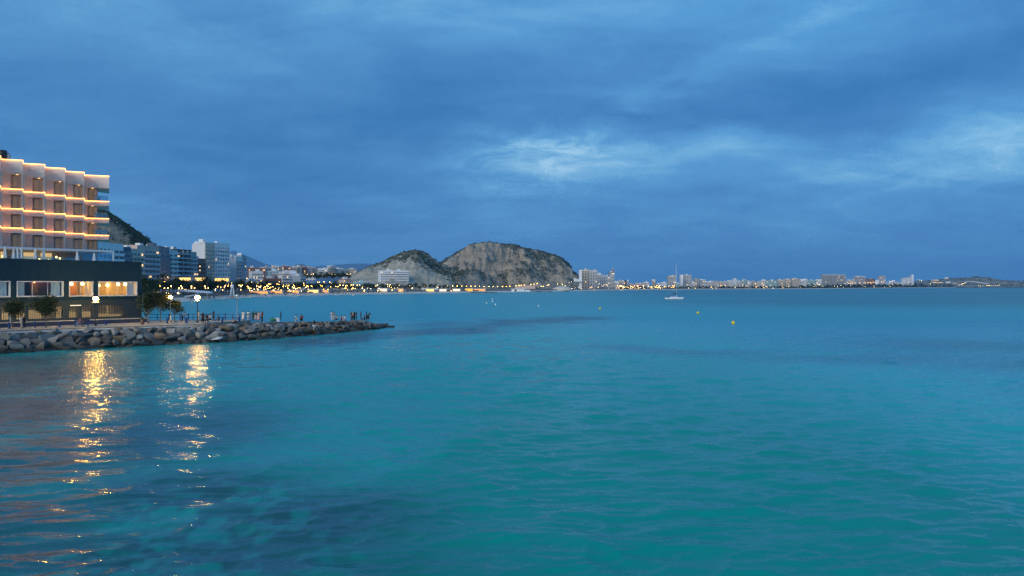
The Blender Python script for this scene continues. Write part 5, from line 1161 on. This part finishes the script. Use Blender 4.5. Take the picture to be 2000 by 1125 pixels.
for i, (a, b, t_, Y, lab) in enumerate(((1846, 1852, 541.5, 4800, 'small white house on the crest of the cape hill'), (1820, 1833, 546, 4600, 'long pale house lower on the cape hill crest'), (1849, 1856, 549.5, 4350, 'white villa halfway up the cape slope'), (1872, 1880, 555, 4250, 'white villa near the foot of the cape'), (1838, 1846, 558, 4200, 'pale villa at the water edge of the cape'), (1862, 1868, 552, 4300, 'small cream villa on the cape slope'))):
    z0 = max(3, Z_(t_ + 3, Y)); block('villa', lab, 'house', [(a, Y), (b, Y)], t_, z0 - 3, 'white' if i % 2 == 0 else 'cream', [B(n=3, w=.5, lit=.2)], 12, None, 'villas on the cape', seed=300 + i, detail=False, penthouse=False)
# white road walls on the cape
t = thing('road_wall', 'pale curving road wall climbing the cape slope', 'wall', (X_(1883, 4350), 4350, 0)); m = MB(); pts = [(1884, 553), (1889, 550.6), (1897, 550.3), (1912, 552), (1926, 554), (1934, 556)]
for (a, ya), (b, yb) in zip(pts, pts[1:]):
    A = P(a, ya, 4300) - Vector(t.location); Bq = P(b, yb, 4300) - Vector(t.location); m.add([A, Bq, Bq + Vector((0, 0, 3.2)), A + Vector((0, 0, 3.2)), A + Vector((0, 6, 0)), Bq + Vector((0, 6, 0)), Bq + Vector((0, 6, 3.2)), A + Vector((0, 6, 3.2))], [(0, 1, 2, 3), (3, 2, 6, 7), (5, 4, 7, 6)])
m.obj('wall', MAT['white'], t)

# ------------------------------------------------------------------ beach things
t = thing('beach_canopy', 'large white curved canopy roof over the beach terrace', 'canopy', (X_(360, 440), 440, 3.0))
def lobe(px0, px1, ytop_l, ytop_r, yr, Y, dep, thick):
    m = MB(); n = 22; vs = []
    for i in range(n + 1):
        f = i / n; px = px0 + (px1 - px0) * f; w = dep * math.sin(math.pi * min(.97, max(.06, .15 + f * .82))) ** .6; py = ytop_l + (ytop_r - ytop_l) * f ** 3
        c = P(px, py, Y); c -= Vector(t.location)
        for yy, zz in ((-w, -.1), (-w * .9, .35), (0, .75), (w, .4), (w, -.1), (0, -.2)): vs.append((c.x, c.y + yy, c.z + zz * thick))
    m.add(vs, [(i * 6 + k, i * 6 + (k + 1) % 6, (i + 1) * 6 + (k + 1) % 6, (i + 1) * 6 + k) for i in range(n) for k in range(6)] + [[0, 1, 2, 3, 4, 5][::-1], [n * 6 + k for k in range(6)]], 0, True); m.obj('roof', MAT['white'], t)
lobe(303, 414, 568.5, 573, 0, 440, 7, 1.3); lobe(350, 388, 580, 574.5, 0, 424, 4, .9)
for px in (306, 330, 352, 375, 392, 405): q = P(px, 574, 441) - Vector(t.location); m = MB(); m.tube([(q.x, 1, -2.0), (q.x, 1, q.z + 1.2)], .2); m.obj('column', MAT['white'], t)
for px, py in ((298.5, 573), (324, 572.5), (330, 572.3), (348, 572.5)): q = P(px, py, 442) - Vector(t.location); m = MB(); m.ball(q, .42, 8, 5); m.obj('lamp', G_CITYW, t)
Y = 440; t = thing('lifeguard_tower', 'tall white A shaped lifeguard tower on the sand', 'tower', (X_(444, Y), Y + 8, 1.0))
for s in (-1, 1): m = MB(); m.tube([(s * 1.35, 0, -.5), (s * .35, 0, 7.0)], [.42, .32], 6); m.obj('leg', MAT['white'], t)
m = MB(); m.b2(-.75, .75, -.7, .7, 6.0, 8.0); m.obj('cabin', MAT['white'], t); m = MB(); m.b2(-.95, .95, -.12, .12, 2.6, 2.9); m.obj('crossbar', MAT['white'], t)
t = thing('beach_boat', 'orange red boat lying on the sand beside the lifeguard tower', 'boat', (X_(455, 452), 452, 1.1), .1); m = MB(); m.add([(-2.2, 0, .3), (-1.6, -.7, .0), (1.4, -.7, 0), (2.2, 0, .35), (1.4, .7, 0), (-1.6, .7, 0), (-2.3, 0, .95), (-1.7, -.85, .8), (1.5, -.85, .8), (2.5, 0, 1.1), (1.5, .85, .8), (-1.7, .85, .8)], [(0, 1, 7, 6), (1, 2, 8, 7), (2, 3, 9, 8), (3, 4, 10, 9), (4, 5, 11, 10), (5, 0, 6, 11), (6, 7, 8, 9, 10, 11), (5, 4, 3, 2, 1, 0)]); m.obj('hull', mat('orange_hull', (.45, .12, .05), .5, .1), t); m = MB(); m.b2(-.6, .5, -.5, .5, .8, 1.15); m.obj('thwart', MAT['white'], t)
def shore_umbrella(px, dY, k, label, m_):
    Y = coast(px) + dY; t = thing('beach_umbrella', label, 'beach umbrella', (X_(px, Y), Y, .8), 0, 'beach umbrellas on the sand'); m = MB(); m.tube([(0, 0, 0), (0, 0, 2.4 * k)], .05); m.obj('pole', MAT['white'], t); m = MB(); m.lathe((0, 0, 1.9 * k), [(1.5 * k, 0), (1.1 * k, .35 * k), (.05, .62 * k)], 12); m.obj('canopy', m_, t)
for i, px in enumerate((713, 725, 745, 770, 792)): shore_umbrella(px, 20, 1.4, f'{nth(i)} dark beach umbrella from the left below the hill hotel', MAT['grey'])
t = thing('beach_pavilion', 'white pavilion with a dark doorway on the small headland below the long hill', 'pavilion', (X_(1012, 1010), 1010, .6))
m = MB(); m.b2(-9, 8.5, -4, 4, 0, 3.6); m.obj('wall', MAT['white'], t); m = MB(); m.b2(-10, 10, -5, 5, 3.6, 4.1); m.obj('roof', MAT['white'], t); m = MB(); m.b2(-5, -2.2, -4.06, -3.9, .2, 3.0); m.obj('doorway', MAT['dark'], t); m = MB(); m.b2(9.2, 16, -3, 3, 0, 2.4); m.obj('annex', MAT['white'], t)
t = thing('yellow_lit_pavilion', 'beach pavilion glowing yellow right of the hill road lamps', 'pavilion', (X_(916, 945), 945, 1.5))
m = MB(); m.b2(-5, 5, -3, 3, 0, 3.6); m.obj('wall', MAT['cream'], t); m = MB(); m.b2(-5.4, 5.4, -3.4, 3.4, 3.6, 4.0); m.obj('roof', MAT['cream'], t); m = MB(); m.b2(-4.6, 4.6, -3.15, -3.02, .3, 3.2); m.obj('lit_front', glow('yellow_front_glow', (1, .50, .06), .9), t)
t = thing('orange_lit_wall', 'long wall glowing orange at the foot of the long hill', 'wall', (X_(1026, 1195), 1195, 3)); m = MB(); m.b2(-17, 16, -.5, .5, 0, 6); m.obj('wall', MAT['pink'], t); m = MB(); m.b2(-17, 16, -1.2, -.8, .1, .5); m.obj('light_strip', G_ORANGE, t)
t = thing('white_station', 'white curved roof station building at the right foot of the long hill', 'building', (X_(1128, 1380), 1380, Z_(549, 1380))); m = MB()
for k in range(7): a = k / 6; m.b2(-7 + 13 * a, -5 + 13 * a, -4, 4, -1, 5.2 - 3.6 * a + .6 * (k == 0))
m.obj('roof', MAT['white'], t)
m = MB(); pts = [(860, 0), (900, 1), (930, 0), (972, 0)]
t = thing('rock_groyne', 'low dark rock groyne lying off the beach below the hill', 'groyne', (X_(925, 905), 905, 0)); rng = random.Random(8)
for k in range(60): m.box((rng.uniform(-38, 30), rng.uniform(-2.5, 2.5), rng.uniform(-.2, .5)), (rng.uniform(1.5, 3), rng.uniform(1.2, 2.5), rng.uniform(.8, 1.5)), rng.uniform(0, 3), 0, rng.uniform(.6, .9))
m.obj('rocks', STONES['dark grey'], t, kind='stuff')
t = thing('rock_groyne', 'low dark rock groyne right of the white beach pavilion', 'groyne', (X_(1056, 1040), 1040, 0)); m = MB()
for k in range(40): m.box((rng.uniform(-16, 16), rng.uniform(-2.5, 2.5), rng.uniform(-.2, .5)), (rng.uniform(1.5, 3), rng.uniform(1.2, 2.5), rng.uniform(.8, 1.5)), rng.uniform(0, 3), 0, rng.uniform(.6, .9))
m.obj('rocks', STONES['dark grey'], t, kind='stuff')
t = thing('sand_mound', 'bare pale earth mound at the right foot of the long hill', 'mound', (X_(1098, 1190), 1190, 1)); m = MB(); m.lathe((0, 0, 0), [(19, 0), (15, 3.5), (9, 6.2), (4, 7.2), (.1, 7.6)], 18); m.obj('earth', MAT['beige'], t)

# lit kiosks and bars between the trees and the sand
def kiosk(a, b, foot, h, dY, label, glowm, roofm='white'):
    Y = coast((a + b) / 2) + dY; x0, x1 = X_(a, Y), X_(b, Y); z = max(1.4, Z_(foot, Y)); t = thing('beach_kiosk', label, 'kiosk', ((x0 + x1) / 2, Y, z), 0, 'lit bars along the beach'); w = (x1 - x0) / 2
    m = MB(); m.b2(-w, w, .2, 4, -1.5, h); m.obj('wall', MAT['cream'], t); m = MB(); m.b2(-w - .4, w + .4, -1.4, 4.3, h, h + .35); m.obj('roof', MAT[roofm], t); m = MB(); m.b2(-w * .92, w * .92, .05, .15, .7, h - .25); m.obj('lit_front', glowm, t)
    for k in range(max(2, int(w / 2)) + 1): xx = -w + 2 * w * k / max(2, int(w / 2)); m = MB(); m.b2(xx - .08, xx + .08, -1.3, -1.1, -1.5, h); m.obj('post', MAT['white'], t)
K1 = glow('kiosk_warm_glow', (1, .42, .12), .9); K2 = glow('kiosk_yellow_glow', (1, .60, .18), 1.3); K3 = glow('kiosk_white_glow', (1, .82, .6), 1.0)
for a, b, f, h, dY, l, g in ((484, 524, 575, 2.6, 40, 'long low bar with an orange lit front right of the lifeguard tower', K1), (526, 552, 575, 2.6, 40, 'second orange lit bar, before the brown roofed building', K1), (560, 584, 574, 3.0, 42, 'pale terrace bar with a soft warm front', K1), (603, 622, 573.5, 3.2, 42, 'bar with the brightest yellow front on the town beach', K2), (630, 642, 573, 2.8, 40, 'small reddish lit bar right of the bright yellow one', K1),
    (742, 756, 569.5, 3.2, 42, 'white lit bar left below the hill hotel', K3), (778, 788, 570, 3.2, 40, 'small pink lit bar below the right end of the hill hotel', K1), (832, 848, 570.5, 3.4, 42, 'yellowish lit bar between hill road and sand', K2), (858, 872, 570.5, 3.0, 40, 'white lit bar left of the yellow pavilion', K3), (884, 899, 570, 3.2, 42, 'white lit bar just left of the yellow pavilion', K3), (925, 948, 570, 3.0, 46, 'pinkish lit bar right of the yellow pavilion', K1)): kiosk(a, b, f, h, dY, l, g)
for a, b, py, Y, l in ((346, 373, 547, 508, 'glowing yellow shopfront row under the dark balcony block'), (374, 402, 547, 538, 'glowing yellow shopfront row under the brown brick block'), (419, 447, 548, 556, 'glowing yellow shopfront row at the foot of the white tower')):
    t = thing('lit_arcade', l, 'arcade', (X_(a, Y), Y, Z_(py, Y) - 1.6)); w = X_(b, Y) - X_(a, Y); m = MB(); m.b2(0, w, .1, 2.5, 0, 3.4); m.obj('wall', MAT['beige'], t); m = MB(); m.b2(-.3, w + .3, -1.2, 2.6, 3.4, 3.8); m.obj('roof', MAT['pale'], t); m = MB()
    m.b2(.3, w - .3, -.02, .06, 1.2, 3.2); m.obj('lit_front', K2, t)

# beach crowd: tiny figures, nobody could count them
m = MB(); rng = random.Random(17)
for k in range(230):
    px = rng.choice([rng.uniform(365, 420), rng.uniform(420, 560), rng.uniform(540, 720), rng.uniform(640, 900)]); d = rng.uniform(3, 34); Y = coast(px) + d; z = .1 + d * .05; x = X_(px, Y); w = rng.uniform(.22, .3); mi = rng.randrange(4); h = rng.uniform(1.5, 1.8) if rng.random() < .6 else .9
    m.box((x, Y, z + h * .25), (w * .8, w * .7, h * .5), 0, 1); m.box((x, Y, z + h * .67), (w * 1.3, w, h * .34), 0, mi); m.ball((x, Y, z + h * .92), h * .075, 6, 4, 1)
m.obj('beach_crowd', [CM['white'], CM['black'], CM['navy'], CM['pink']], kind='stuff')

# ------------------------------------------------------------------ trees of the sea front and far shore
TP = [(trunk_mesh(3.2, .2, 5, 200 + i), crown_mesh(6.2, 5.4, 2.0, 420, .38, 210 + i, [LEAF[0], LEAF[1], LEAF[2]], .3)) for i in range(4)]
def palm_crown(seed):
    rng = random.Random(seed); m = MB()
    for k in range(22):
        a = k * 2.4 + rng.uniform(-.2, .2); e = rng.uniform(-.2, 1.1); l = rng.uniform(2.2, 3.0); pts = [Vector((0, 0, 7.4))]; d = Vector((math.cos(a) * math.cos(e), math.sin(a) * math.cos(e), math.sin(e)))
        for q in range(4): pts.append(pts[-1] + d * l / 4); d = (d + Vector((0, 0, -.32))).normalized()
        s = Vector((-math.sin(a), math.cos(a), 0))
        for q in range(4): w0, w1 = (.12, .38, .42, .3, .05)[q], (.12, .38, .42, .3, .05)[q + 1]; m.add([pts[q] - s * w0, pts[q] + s * w0, pts[q + 1] + s * w1 + Vector((0, 0, -.15)), pts[q + 1] - s * w1 + Vector((0, 0, -.15))], [(0, 1, 2, 3)], rng.randrange(2))
    return m.mesh('crown', [LEAF[0], LEAF[1]])
def palm_trunk():
    m = MB(); m.tube([(0, 0, -.3), (.08, 0, 2.5), (0, .05, 5), (0, 0, 7.5)], [.28, .22, .20, .24], 7); return m.mesh('trunk', MAT['bark'])
PT = palm_trunk(); PC = [palm_crown(i) for i in range(2)]
rng = random.Random(77)
def far_tree(px, Y, z, k, label, palm=False, group='trees along the beach promenade'):
    t = thing('palm_tree' if palm else 'round_tree', label, 'tree', (X_(px, Y), Y, z), rng.uniform(0, 6), group); t.scale = (k * rng.uniform(.9, 1.15), k, k * rng.uniform(.85, 1.1))
    a, b = (PT, rng.choice(PC)) if palm else rng.choice(TP); link('trunk', a, t); link('crown', b, t)
segs = [(282, 300, 4, 14, 1.05, 'behind the dark green building'), (300, 375, 11, 60, 1.25, 'behind the curved beach canopy'), (375, 445, 13, 58, 1.25, 'below the white tower'), (446, 520, 17, 55, 1.15, 'right of the lifeguard tower'), (520, 600, 18, 55, 1.1, 'before the brown roofed building'),
        (600, 690, 17, 60, 1.2, 'below the upper road'), (690, 760, 10, 58, 1.1, 'left of the hill hotel'), (760, 880, 13, 58, 1.05, 'below the hill road lamps')]
for a, b, n, dY, k, where in segs:
    for i in range(n):
        px = a + (b - a) * (i + .5) / n + rng.uniform(-1.5, 1.5); pal = rng.random() < .22 and n > 6; Y = coast(px) + dY + rng.uniform(-6, 10)
        if a == 282: Y = 250 + i * 6
        far_tree(px, Y, 2.9, k * rng.uniform(.8, 1.2), f'{nth(i)} from the left of the dark trees {where}', pal)
for i in range(14): px = 594 + i * 6.6; far_tree(px, 980 + rng.uniform(-15, 15), Z_(548, 980), 1.35 * rng.uniform(.85, 1.15), f'{nth(i)} from the left of the dark trees under the upper road lamps')
# treeline on the far shore: a far-off wood that reads as one mass
m = MB(); rng = random.Random(5)
for k in range(1500):
    px = rng.choice([rng.uniform(1205, 1480), rng.uniform(1480, 1790), rng.uniform(1560, 1790), rng.uniform(1640, 1880)]); Y = coast(px) + rng.uniform(40, 110) * (1 if px < 1700 else 2.2); sc_ = Y / 2200; z = 3 + rng.random() ** 1.6 * (11 if px > 1560 else 7) * sc_ * (.55 + .45 * math.sin(px * .31) ** 2)
    x = X_(px, Y); a = rng.uniform(1.4, 3.2) * sc_
    ring = [(x + a * math.cos(q * 1.257), Y + a * math.sin(q * 1.257), z + a * rng.uniform(-.3, .3)) for q in range(5)]
    m.add(ring + [(x, Y, z + a * .9), (x, Y, z - a)], [(q, (q + 1) % 5, 5) for q in range(5)] + [((q + 1) % 5, q, 6) for q in range(5)], rng.randrange(3), True)
m.obj('shore_treeline', [LEAF[0], LEAF[3], LEAF[1]], kind='stuff')

# ------------------------------------------------------------------ lamps of the town, hill road and far shore
def lamp_protos(h, r, glowm, twin=False):
    p = MB(); p.tube([(0, 0, 0), (0, 0, h)], [.14, .08], 5)
    if twin: p.tube([(-1.1, 0, h), (1.1, 0, h)], .06, 5)
    g = MB(); 
    for x in ((-1.1, 1.1) if twin else (0,)): g.ball((x, 0, h + r * .7), r, 7, 5)
    return p.mesh('pole', MAT['metal']), g.mesh('globe', glowm)
LP = {k: lamp_protos(*v) for k, v in dict(warm=(7.6, .29, G_CITY), white=(6.1, .25, G_CITYW), twin=(6.1, .24, G_CITY, True), orange=(6.6, .30, G_ORANGE)).items()}
def town_lamp(px, py, Y, kind, label, group, k=1.0):
    h = {'warm': 7.9, 'white': 6.3, 'twin': 6.3, 'orange': 6.9}[kind] * k; t = thing('town_lamp', label, 'street lamp', (X_(px, Y), Y, Z_(py, Y) - h), 0, group); t.scale = (k, k, k)
    link('pole', LP[kind][0], t); link('globe', LP[kind][1], t)
G1 = 'lit lamps along the beach promenade'
row = [283, 312, 334.5, 354, 374, 400]
for i, px in enumerate(row): town_lamp(px, 558.6, coast(px) + 44, 'warm', f'{nth(i)} tall warm lamp in the upper row behind the beach canopy', G1, .85)
for i, px in enumerate((293.5, 324.5, 353, 377, 404)): town_lamp(px, 562.5, coast(px) + 36, 'twin', f'{nth(i)} twin headed lamp in the lower row behind the beach canopy', G1, .8)
town_lamp(322, 549.5, 430, 'orange', 'orange lamp lighting a tree above the beach canopy', G1, 1.1); town_lamp(314, 540.5, 432, 'white', 'white lamp at the corner of the pinkish block', G1); town_lamp(328, 541, 470, 'white', 'white lamp before the dark blue block', G1, .8)
rng = random.Random(31)
spots = [(425, 559.5), (431, 561), (436, 552), (441, 551), (452, 553), (455, 558), (459, 556), (466, 553), (469, 549), (471, 557), (474, 551), (477, 547), (480, 553), (482, 543.5), (483, 559), (486, 562), (489, 551), (492, 563), (496, 556), (499, 560.5), (502, 553.5), (503, 570), (508, 561), (511, 552.5), (515, 562), (518, 560), (522, 558.5), (525, 563), (529, 561), (533, 560), (538, 563.5), (545, 562), (553, 559.5), (559, 560.5), (562, 562), (567, 569), (571, 560), (574, 562), (577, 564), (584, 562), (589, 568.5),
         (593, 553), (594, 557), (597, 561), (600, 560), (602, 569), (604, 556), (608, 558), (622, 551), (623, 555.5), (626, 557.5), (629, 558.5), (633, 550), (634.5, 554), (644, 551), (646, 554), (648, 553), (646, 560), (656, 559), (660, 559.5), (664, 557), (670, 557), (675, 560), (675.5, 563), (688, 556.5), (692, 563), (708, 563), (711, 568), (718, 563), (724, 563.5), (735, 560), (737, 557), (738, 567.5), (745, 567), (749, 567), (757, 560), (760, 557), (754, 567), (782, 568), (805, 562.5), (855, 561.5), (872, 565.5), (881, 568), (890, 567)]
spots.sort()
def zoned(pts, zones):
    cnt = {}
    for px, py in pts:
        z = next(n for lim, n in zones if px < lim); cnt[z] = cnt.get(z, 0) + 1; yield px, py, f'{nth(cnt[z] - 1)} lit lamp from the left {z}'
TZ = [(484, 'between white tower and dark sided block'), (522, 'before the reddish block right of the tall row'), (556, 'before the broad brown building'), (600, 'before the stacked balcony pair'), (650, 'around the brightest yellow beach bar'), (700, 'at the foot of the quarried hill slope'), (742, 'between the pale glazed building and hill hotel'), (800, 'below the white hill hotel'), (9999, 'between hill hotel and yellow pavilion')]
FZ = [(1180, 'below the big greyish beige slab'), (1228, 'around the stepped tower'), (1270, 'before the low pinkish row'), (1312, 'around the white low block by the yacht'), (1370, 'below the tall block right of the yacht'), (1440, 'before the white banded shore block'), (1560, 'before the long pale row of blocks'), (1655, 'below the huge grey slab'), (1712, 'below the brownish lilac slab'), (9999, 'between lone square tower and thin white tower')]
for i, (px, py, lab) in enumerate(zoned(spots, TZ)):
    Y = coast(px) + rng.uniform(28, 58) if py > 556 else coast(px) + rng.uniform(62, 95); kind = rng.choices(['warm', 'white', 'orange', 'twin'], [5, 3, 1, 2])[0]
    town_lamp(px, py, Y, kind, lab, G1, rng.uniform(.7, 1.0) * (1.05 if Y > 700 else .85))
for i in range(17): px = 588 + i * 6.0 + (1.5 if i % 3 == 0 else 0); town_lamp(px, 535.2 + .4 * math.sin(i), 1040, 'warm', f'{nth(i)} lamp from the left along the upper road', 'lamps along the upper road', .95)
hr = [780, 800, 815, 829, 843, 853, 862, 874.5, 884, 893, 902, 911, 920, 928, 937, 945.5, 955, 963.5, 972, 981, 989, 996, 1008, 1013.5, 1018, 1024, 1037, 1042.5, 1049]
for i, px in enumerate(hr): py = float(np.interp(px, [780, 860, 985, 996, 1024, 1049], [557.5, 558.3, 559.6, 558.8, 556.6, 554])); town_lamp(px, py, coast(px) + 125, 'warm', f'{nth(i)} lamp from the left in the even row along the foot of the hills', 'lamps along the hill road', 1.05)
town_lamp(898.5, 540, 1130, 'white', 'lone white mast light on the saddle between the two hills', 'mast lights', 1.3)
for i, (px, py, kd) in enumerate(((1057, 559, 'white'), (1061, 559, 'warm'), (1069, 557, 'white'), (1072, 556, 'warm'), (1089, 554.5, 'warm'), (1098, 555.5, 'warm'), (1104, 558, 'white'), (1112, 552, 'white'), (1116, 550, 'white'))): town_lamp(px, py, coast(px) + 90, kd, f'{nth(i)} lamp from the left at the right foot of the long hill', 'lamps at the right foot of the long hill', 1.0)
far_l = [(1117, 563), (1122, 564), (1124, 562), (1130, 561), (1135, 564), (1144, 550.5), (1152, 562), (1155, 560), (1160, 565), (1164, 550), (1166, 549.5), (1169, 561), (1170, 555), (1174, 556), (1177, 565), (1180, 557), (1186, 558), (1189, 563), (1194, 565), (1204, 562.5), (1209, 564), (1213, 565), (1222, 560), (1223.5, 564), (1228, 562), (1232, 564), (1236, 561), (1240, 563), (1247, 562.5), (1251, 561.5), (1258, 563), (1264, 565), (1270, 562), (1275, 563), (1282, 561), (1285, 562.5), (1290, 558), (1293, 562), (1298, 561), (1301, 560), (1303.5, 563), (1306, 560), (1315, 561), (1318, 564), (1345, 562.5), (1358, 562.5), (1366, 563), (1384, 563.5), (1391, 563), (1402, 556), (1408, 557), (1411, 562), (1415, 556), (1418, 564), (1424, 562.5), (1436, 562.5), (1440, 562), (1475, 554), (1477, 560.5), (1491, 556.5), (1492, 562), (1510, 562.5), (1596, 553.5), (1600, 556),
         (1609, 560), (1630, 559), (1636, 560), (1642, 558), (1647, 559), (1655, 552), (1658, 553), (1661, 553.5), (1664, 552.5), (1670, 552.5), (1679, 552.5), (1690, 552), (1694, 551.8), (1697, 552), (1700, 551.8), (1703, 552.2), (1707, 552), (1711, 551.7), (1722, 551), (1731, 551.4), (1738, 549), (1743, 548.5), (1746.5, 548.5), (1690, 560), (1707, 560.5), (1728, 560), (1738, 559), (1760, 553.5), (1775, 551), (1791, 547), (1796, 547.2), (1800, 548)]
far_l.sort()
for i, (px, py, lab) in enumerate(zoned(far_l, FZ)): Y = coast(px) + rng.uniform(30, 70); town_lamp(px, py, Y, rng.choices(['warm', 'white', 'orange'], [4, 4, 1])[0], lab, 'lit lamps along the far shore', 1.15 * Y / 2000 * rng.uniform(.8, 1.25))
def light_dots(name, n, pick, seed):      # the many small lights too fine to tell apart: poles and globes, one mass
    rng = random.Random(seed); m = MB()
    for k in range(n): px, py, Y, r = pick(rng); c = P(px, py, Y); m.tube([(c.x, c.y, c.z - 5 * r / .3), (c.x, c.y, c.z - r)], .08, 4); m.ball(c, r, 6, 4, 1 + (rng.random() < .35))
    m.obj(name, [MAT['metal'], G_CITY, G_CITYW], kind='stuff')
light_dots('town_lights', 110, lambda r: (lambda px: (px, r.uniform(554.5, 568.5), coast(px) + r.uniform(34, 70), .19))(r.uniform(418, 600) if r.random() < .65 else r.uniform(590, 780)), 3)
light_dots('shore_lights', 90, lambda r: (lambda px: (px, r.uniform(557.5, 563.0), coast(px) + r.uniform(30, 90), .36))(r.uniform(1205, 1330) if r.random() < .55 else r.uniform(1320, 1760)), 4)
cape_l = [(1810.5, 554.5), (1817, 554), (1821, 551), (1824, 551.5), (1827, 551), (1830, 552), (1833, 552.2), (1836, 551.6), (1839, 552), (1816, 558.5), (1829, 559.5), (1852, 558), (1878, 555), (1881, 553.8), (1883, 554.5), (1885, 552.5), (1911, 558), (1915, 557.5), (1919, 557.3), (1928, 557.5), (1932, 557.3), (1937, 557), (1941, 557.2), (1945, 557.5), (1949, 557), (1953, 556.5), (1954, 549), (1959.5, 549), (1965, 549), (1968.5, 549.2), (1974, 549), (1978.5, 549.2), (1984, 549)]
for i, (px, py) in enumerate(cape_l): town_lamp(px, py, 4120 if py > 550 else 4850, 'white' if py < 550 or i % 3 == 0 else 'warm', f'{nth(i)} lit lamp from the left on the cape', 'lit lamps on the cape', 2.1)

# ------------------------------------------------------------------ yacht and buoys
def yacht():
    Y = 453.0; k = Y / F; t = thing('sailing_yacht', 'white sailing yacht at anchor with bare mast and dark blue sail cover', 'sailboat', (X_(1317, Y), Y, 0), .12)
    n = 14; m = MB(); vs = []; L = 11.8
    for i in range(n + 1):
        f = i / n; x = -L / 2 + L * f; w = 1.75 * (math.sin(math.pi * (.18 + .82 * (1 - f)) * .62) ** .8) * (1 if f < .97 else .35) ; dz = .95 + .32 * f ** 2; rake = .9 * f
        for yy, zz in ((-w, dz), (-w * .93, .35), (-w * .5, -.25), (w * .5, -.25), (w * .93, .35), (w, dz)): vs.append((x + rake * (zz / dz) * .5 - (.9 * (1 - zz / dz) if i == 0 and zz > .3 else 0), yy, zz))
    m.add(vs, [(i * 6 + q, (i + 1) * 6 + q, (i + 1) * 6 + q + 1, i * 6 + q + 1) for i in range(n) for q in range(5)] + [(i * 6 + 5, (i + 1) * 6 + 5, (i + 1) * 6, i * 6) for i in range(n)] + [[0, 1, 2, 3, 4, 5], [n * 6 + q for q in range(6)][::-1]], 0, True); m.obj('hull', mat('white_gelcoat', (.78, .80, .82), .3, .04), t)
    m = MB(); m.box((-.3, 0, 1.25), (4.6, 1.9, .62), 0, 0, .80); m.obj('cabin', MAT['white'], t); m = MB(); m.b2(-1.9, 1.2, -.86, -.82, 1.18, 1.38); m.obj('cabin_window', MAT['glassd'], t)
    mx = (1321.5 - 1317) * k; m = MB(); m.tube([(mx, 0, 1.2), (mx - .3, 0, 22.3)], [.13, .07], 8); m.obj('mast', MAT['white'], t)
    m = MB(); m.tube([(mx - .05, 0, 3.6), (mx - 4.3, 0, 2.5)], [.22, .14], 8); m.obj('sail_cover', MAT['navy'], t); m = MB(); m.tube([(mx, 0, 3.3), (mx - 4.6, 0, 2.25)], .07, 6); m.obj('boom', MAT['metal'], t)
    for zz, w in ((9, .9), (15.5, .75)): m = MB(); m.tube([(mx - .12, -w, zz), (mx - .12, w, zz)], .04, 5); m.obj('spreader', MAT['metal'], t)
    m = MB(); m.tube([(mx - .3, 0, 22.2), (L / 2 + .3, 0, 1.3)], .025, 4); m.tube([(mx - .3, 0, 22.2), (-L / 2, 0, 1.0)], .025, 4)
    for s in (-1, 1): m.tube([(mx, s * 1.5, 1.0), (mx - .12, s * .9, 9), (mx - .2, s * .75, 15.5), (mx - .3, 0, 22)], .02, 4)
    m.obj('rigging', MAT['metal'], t)
    m = MB(); m.tube([(-L / 2 - .1, -1.1, .9), (-L / 2 - .1, -1.1, 1.7), (-L / 2 - .1, 1.1, 1.7), (-L / 2 - .1, 1.1, .9)], .04, 5); m.tube([(-L / 2 + 2.2, -1.4, .9), (-L / 2 + 2.2, -1.4, 1.6), (-L / 2 - .1, -1.1, 1.7)], .03, 5); m.obj('stern_rail', MAT['metal'], t)
    m = MB(); m.box((-3.9, 0, 1.75), (1.5, 1.7, .12)); m.tube([(-4.5, .7, 1.1), (-4.5, .7, 1.75)], .04, 5); m.tube([(-4.5, -.7, 1.1), (-4.5, -.7, 1.75)], .04, 5); m.obj('sprayhood', MAT['navy'], t)
yacht()
YB = mat('yellow_buoy_paint', (.75, .58, .04), .4, .06); WB = mat('white_buoy_paint', (.72, .74, .66), .4, .06)
for px, py, r, m_, lab in ((1432, 630.5, .40, YB, 'nearest and largest yellow ball buoy'), (1363, 610.5, .40, YB, 'yellow ball buoy below and right of the yacht'), (1172, 602, .40, YB, 'yellow ball buoy between the beach and the yacht'), (1052, 596.5, .36, WB, 'white ball buoy below the groyne right of the pavilion'), (968, 593.5, .42, WB, 'white ball buoy, lowest of the cluster off the beach'), (950.5, 590.5, .38, WB, 'white ball buoy, outer left of the cluster off the beach'), (962, 587.5, .40, WB, 'white ball buoy in the middle of the cluster off the beach'), (962, 583, .40, WB, 'white ball buoy, topmost of the cluster off the beach')):
    Y = depth_at(py + 2.5, 0); t = thing('buoy', lab, 'buoy', (X_(px, Y), Y, .12), 0, 'ball buoys on the bay'); m = MB(); m.ball((0, 0, .18), r, 14, 9); m.obj('float', m_, t); m = MB(); m.lathe((0, 0, .18 + r * .95), [(.07, 0), (.05, .12)], 8); m.obj('eyelet', MAT['metal'], t)
# ------------------------------------------------------------------ haze
def build_haze():
    mb = MB(); mb.b2(-20000, 20000, -4500, 27000, -6, 940)
    m = bpy.data.materials.new('haze_air'); m.use_nodes = True; N = NT(m.node_tree)
    v = N.new('ShaderNodeVolumePrincipled'); N.put(v.inputs['Color'], (.22, .58, 1.0)); v.inputs['Density'].default_value = HAZE; v.inputs['Anisotropy'].default_value = 0.0
    N.l.new(v.outputs[0], N.new('ShaderNodeOutputMaterial').inputs['Volume'])
    mb.obj('haze', m, kind='stuff')
HAZE = 5.0e-5
build_haze()
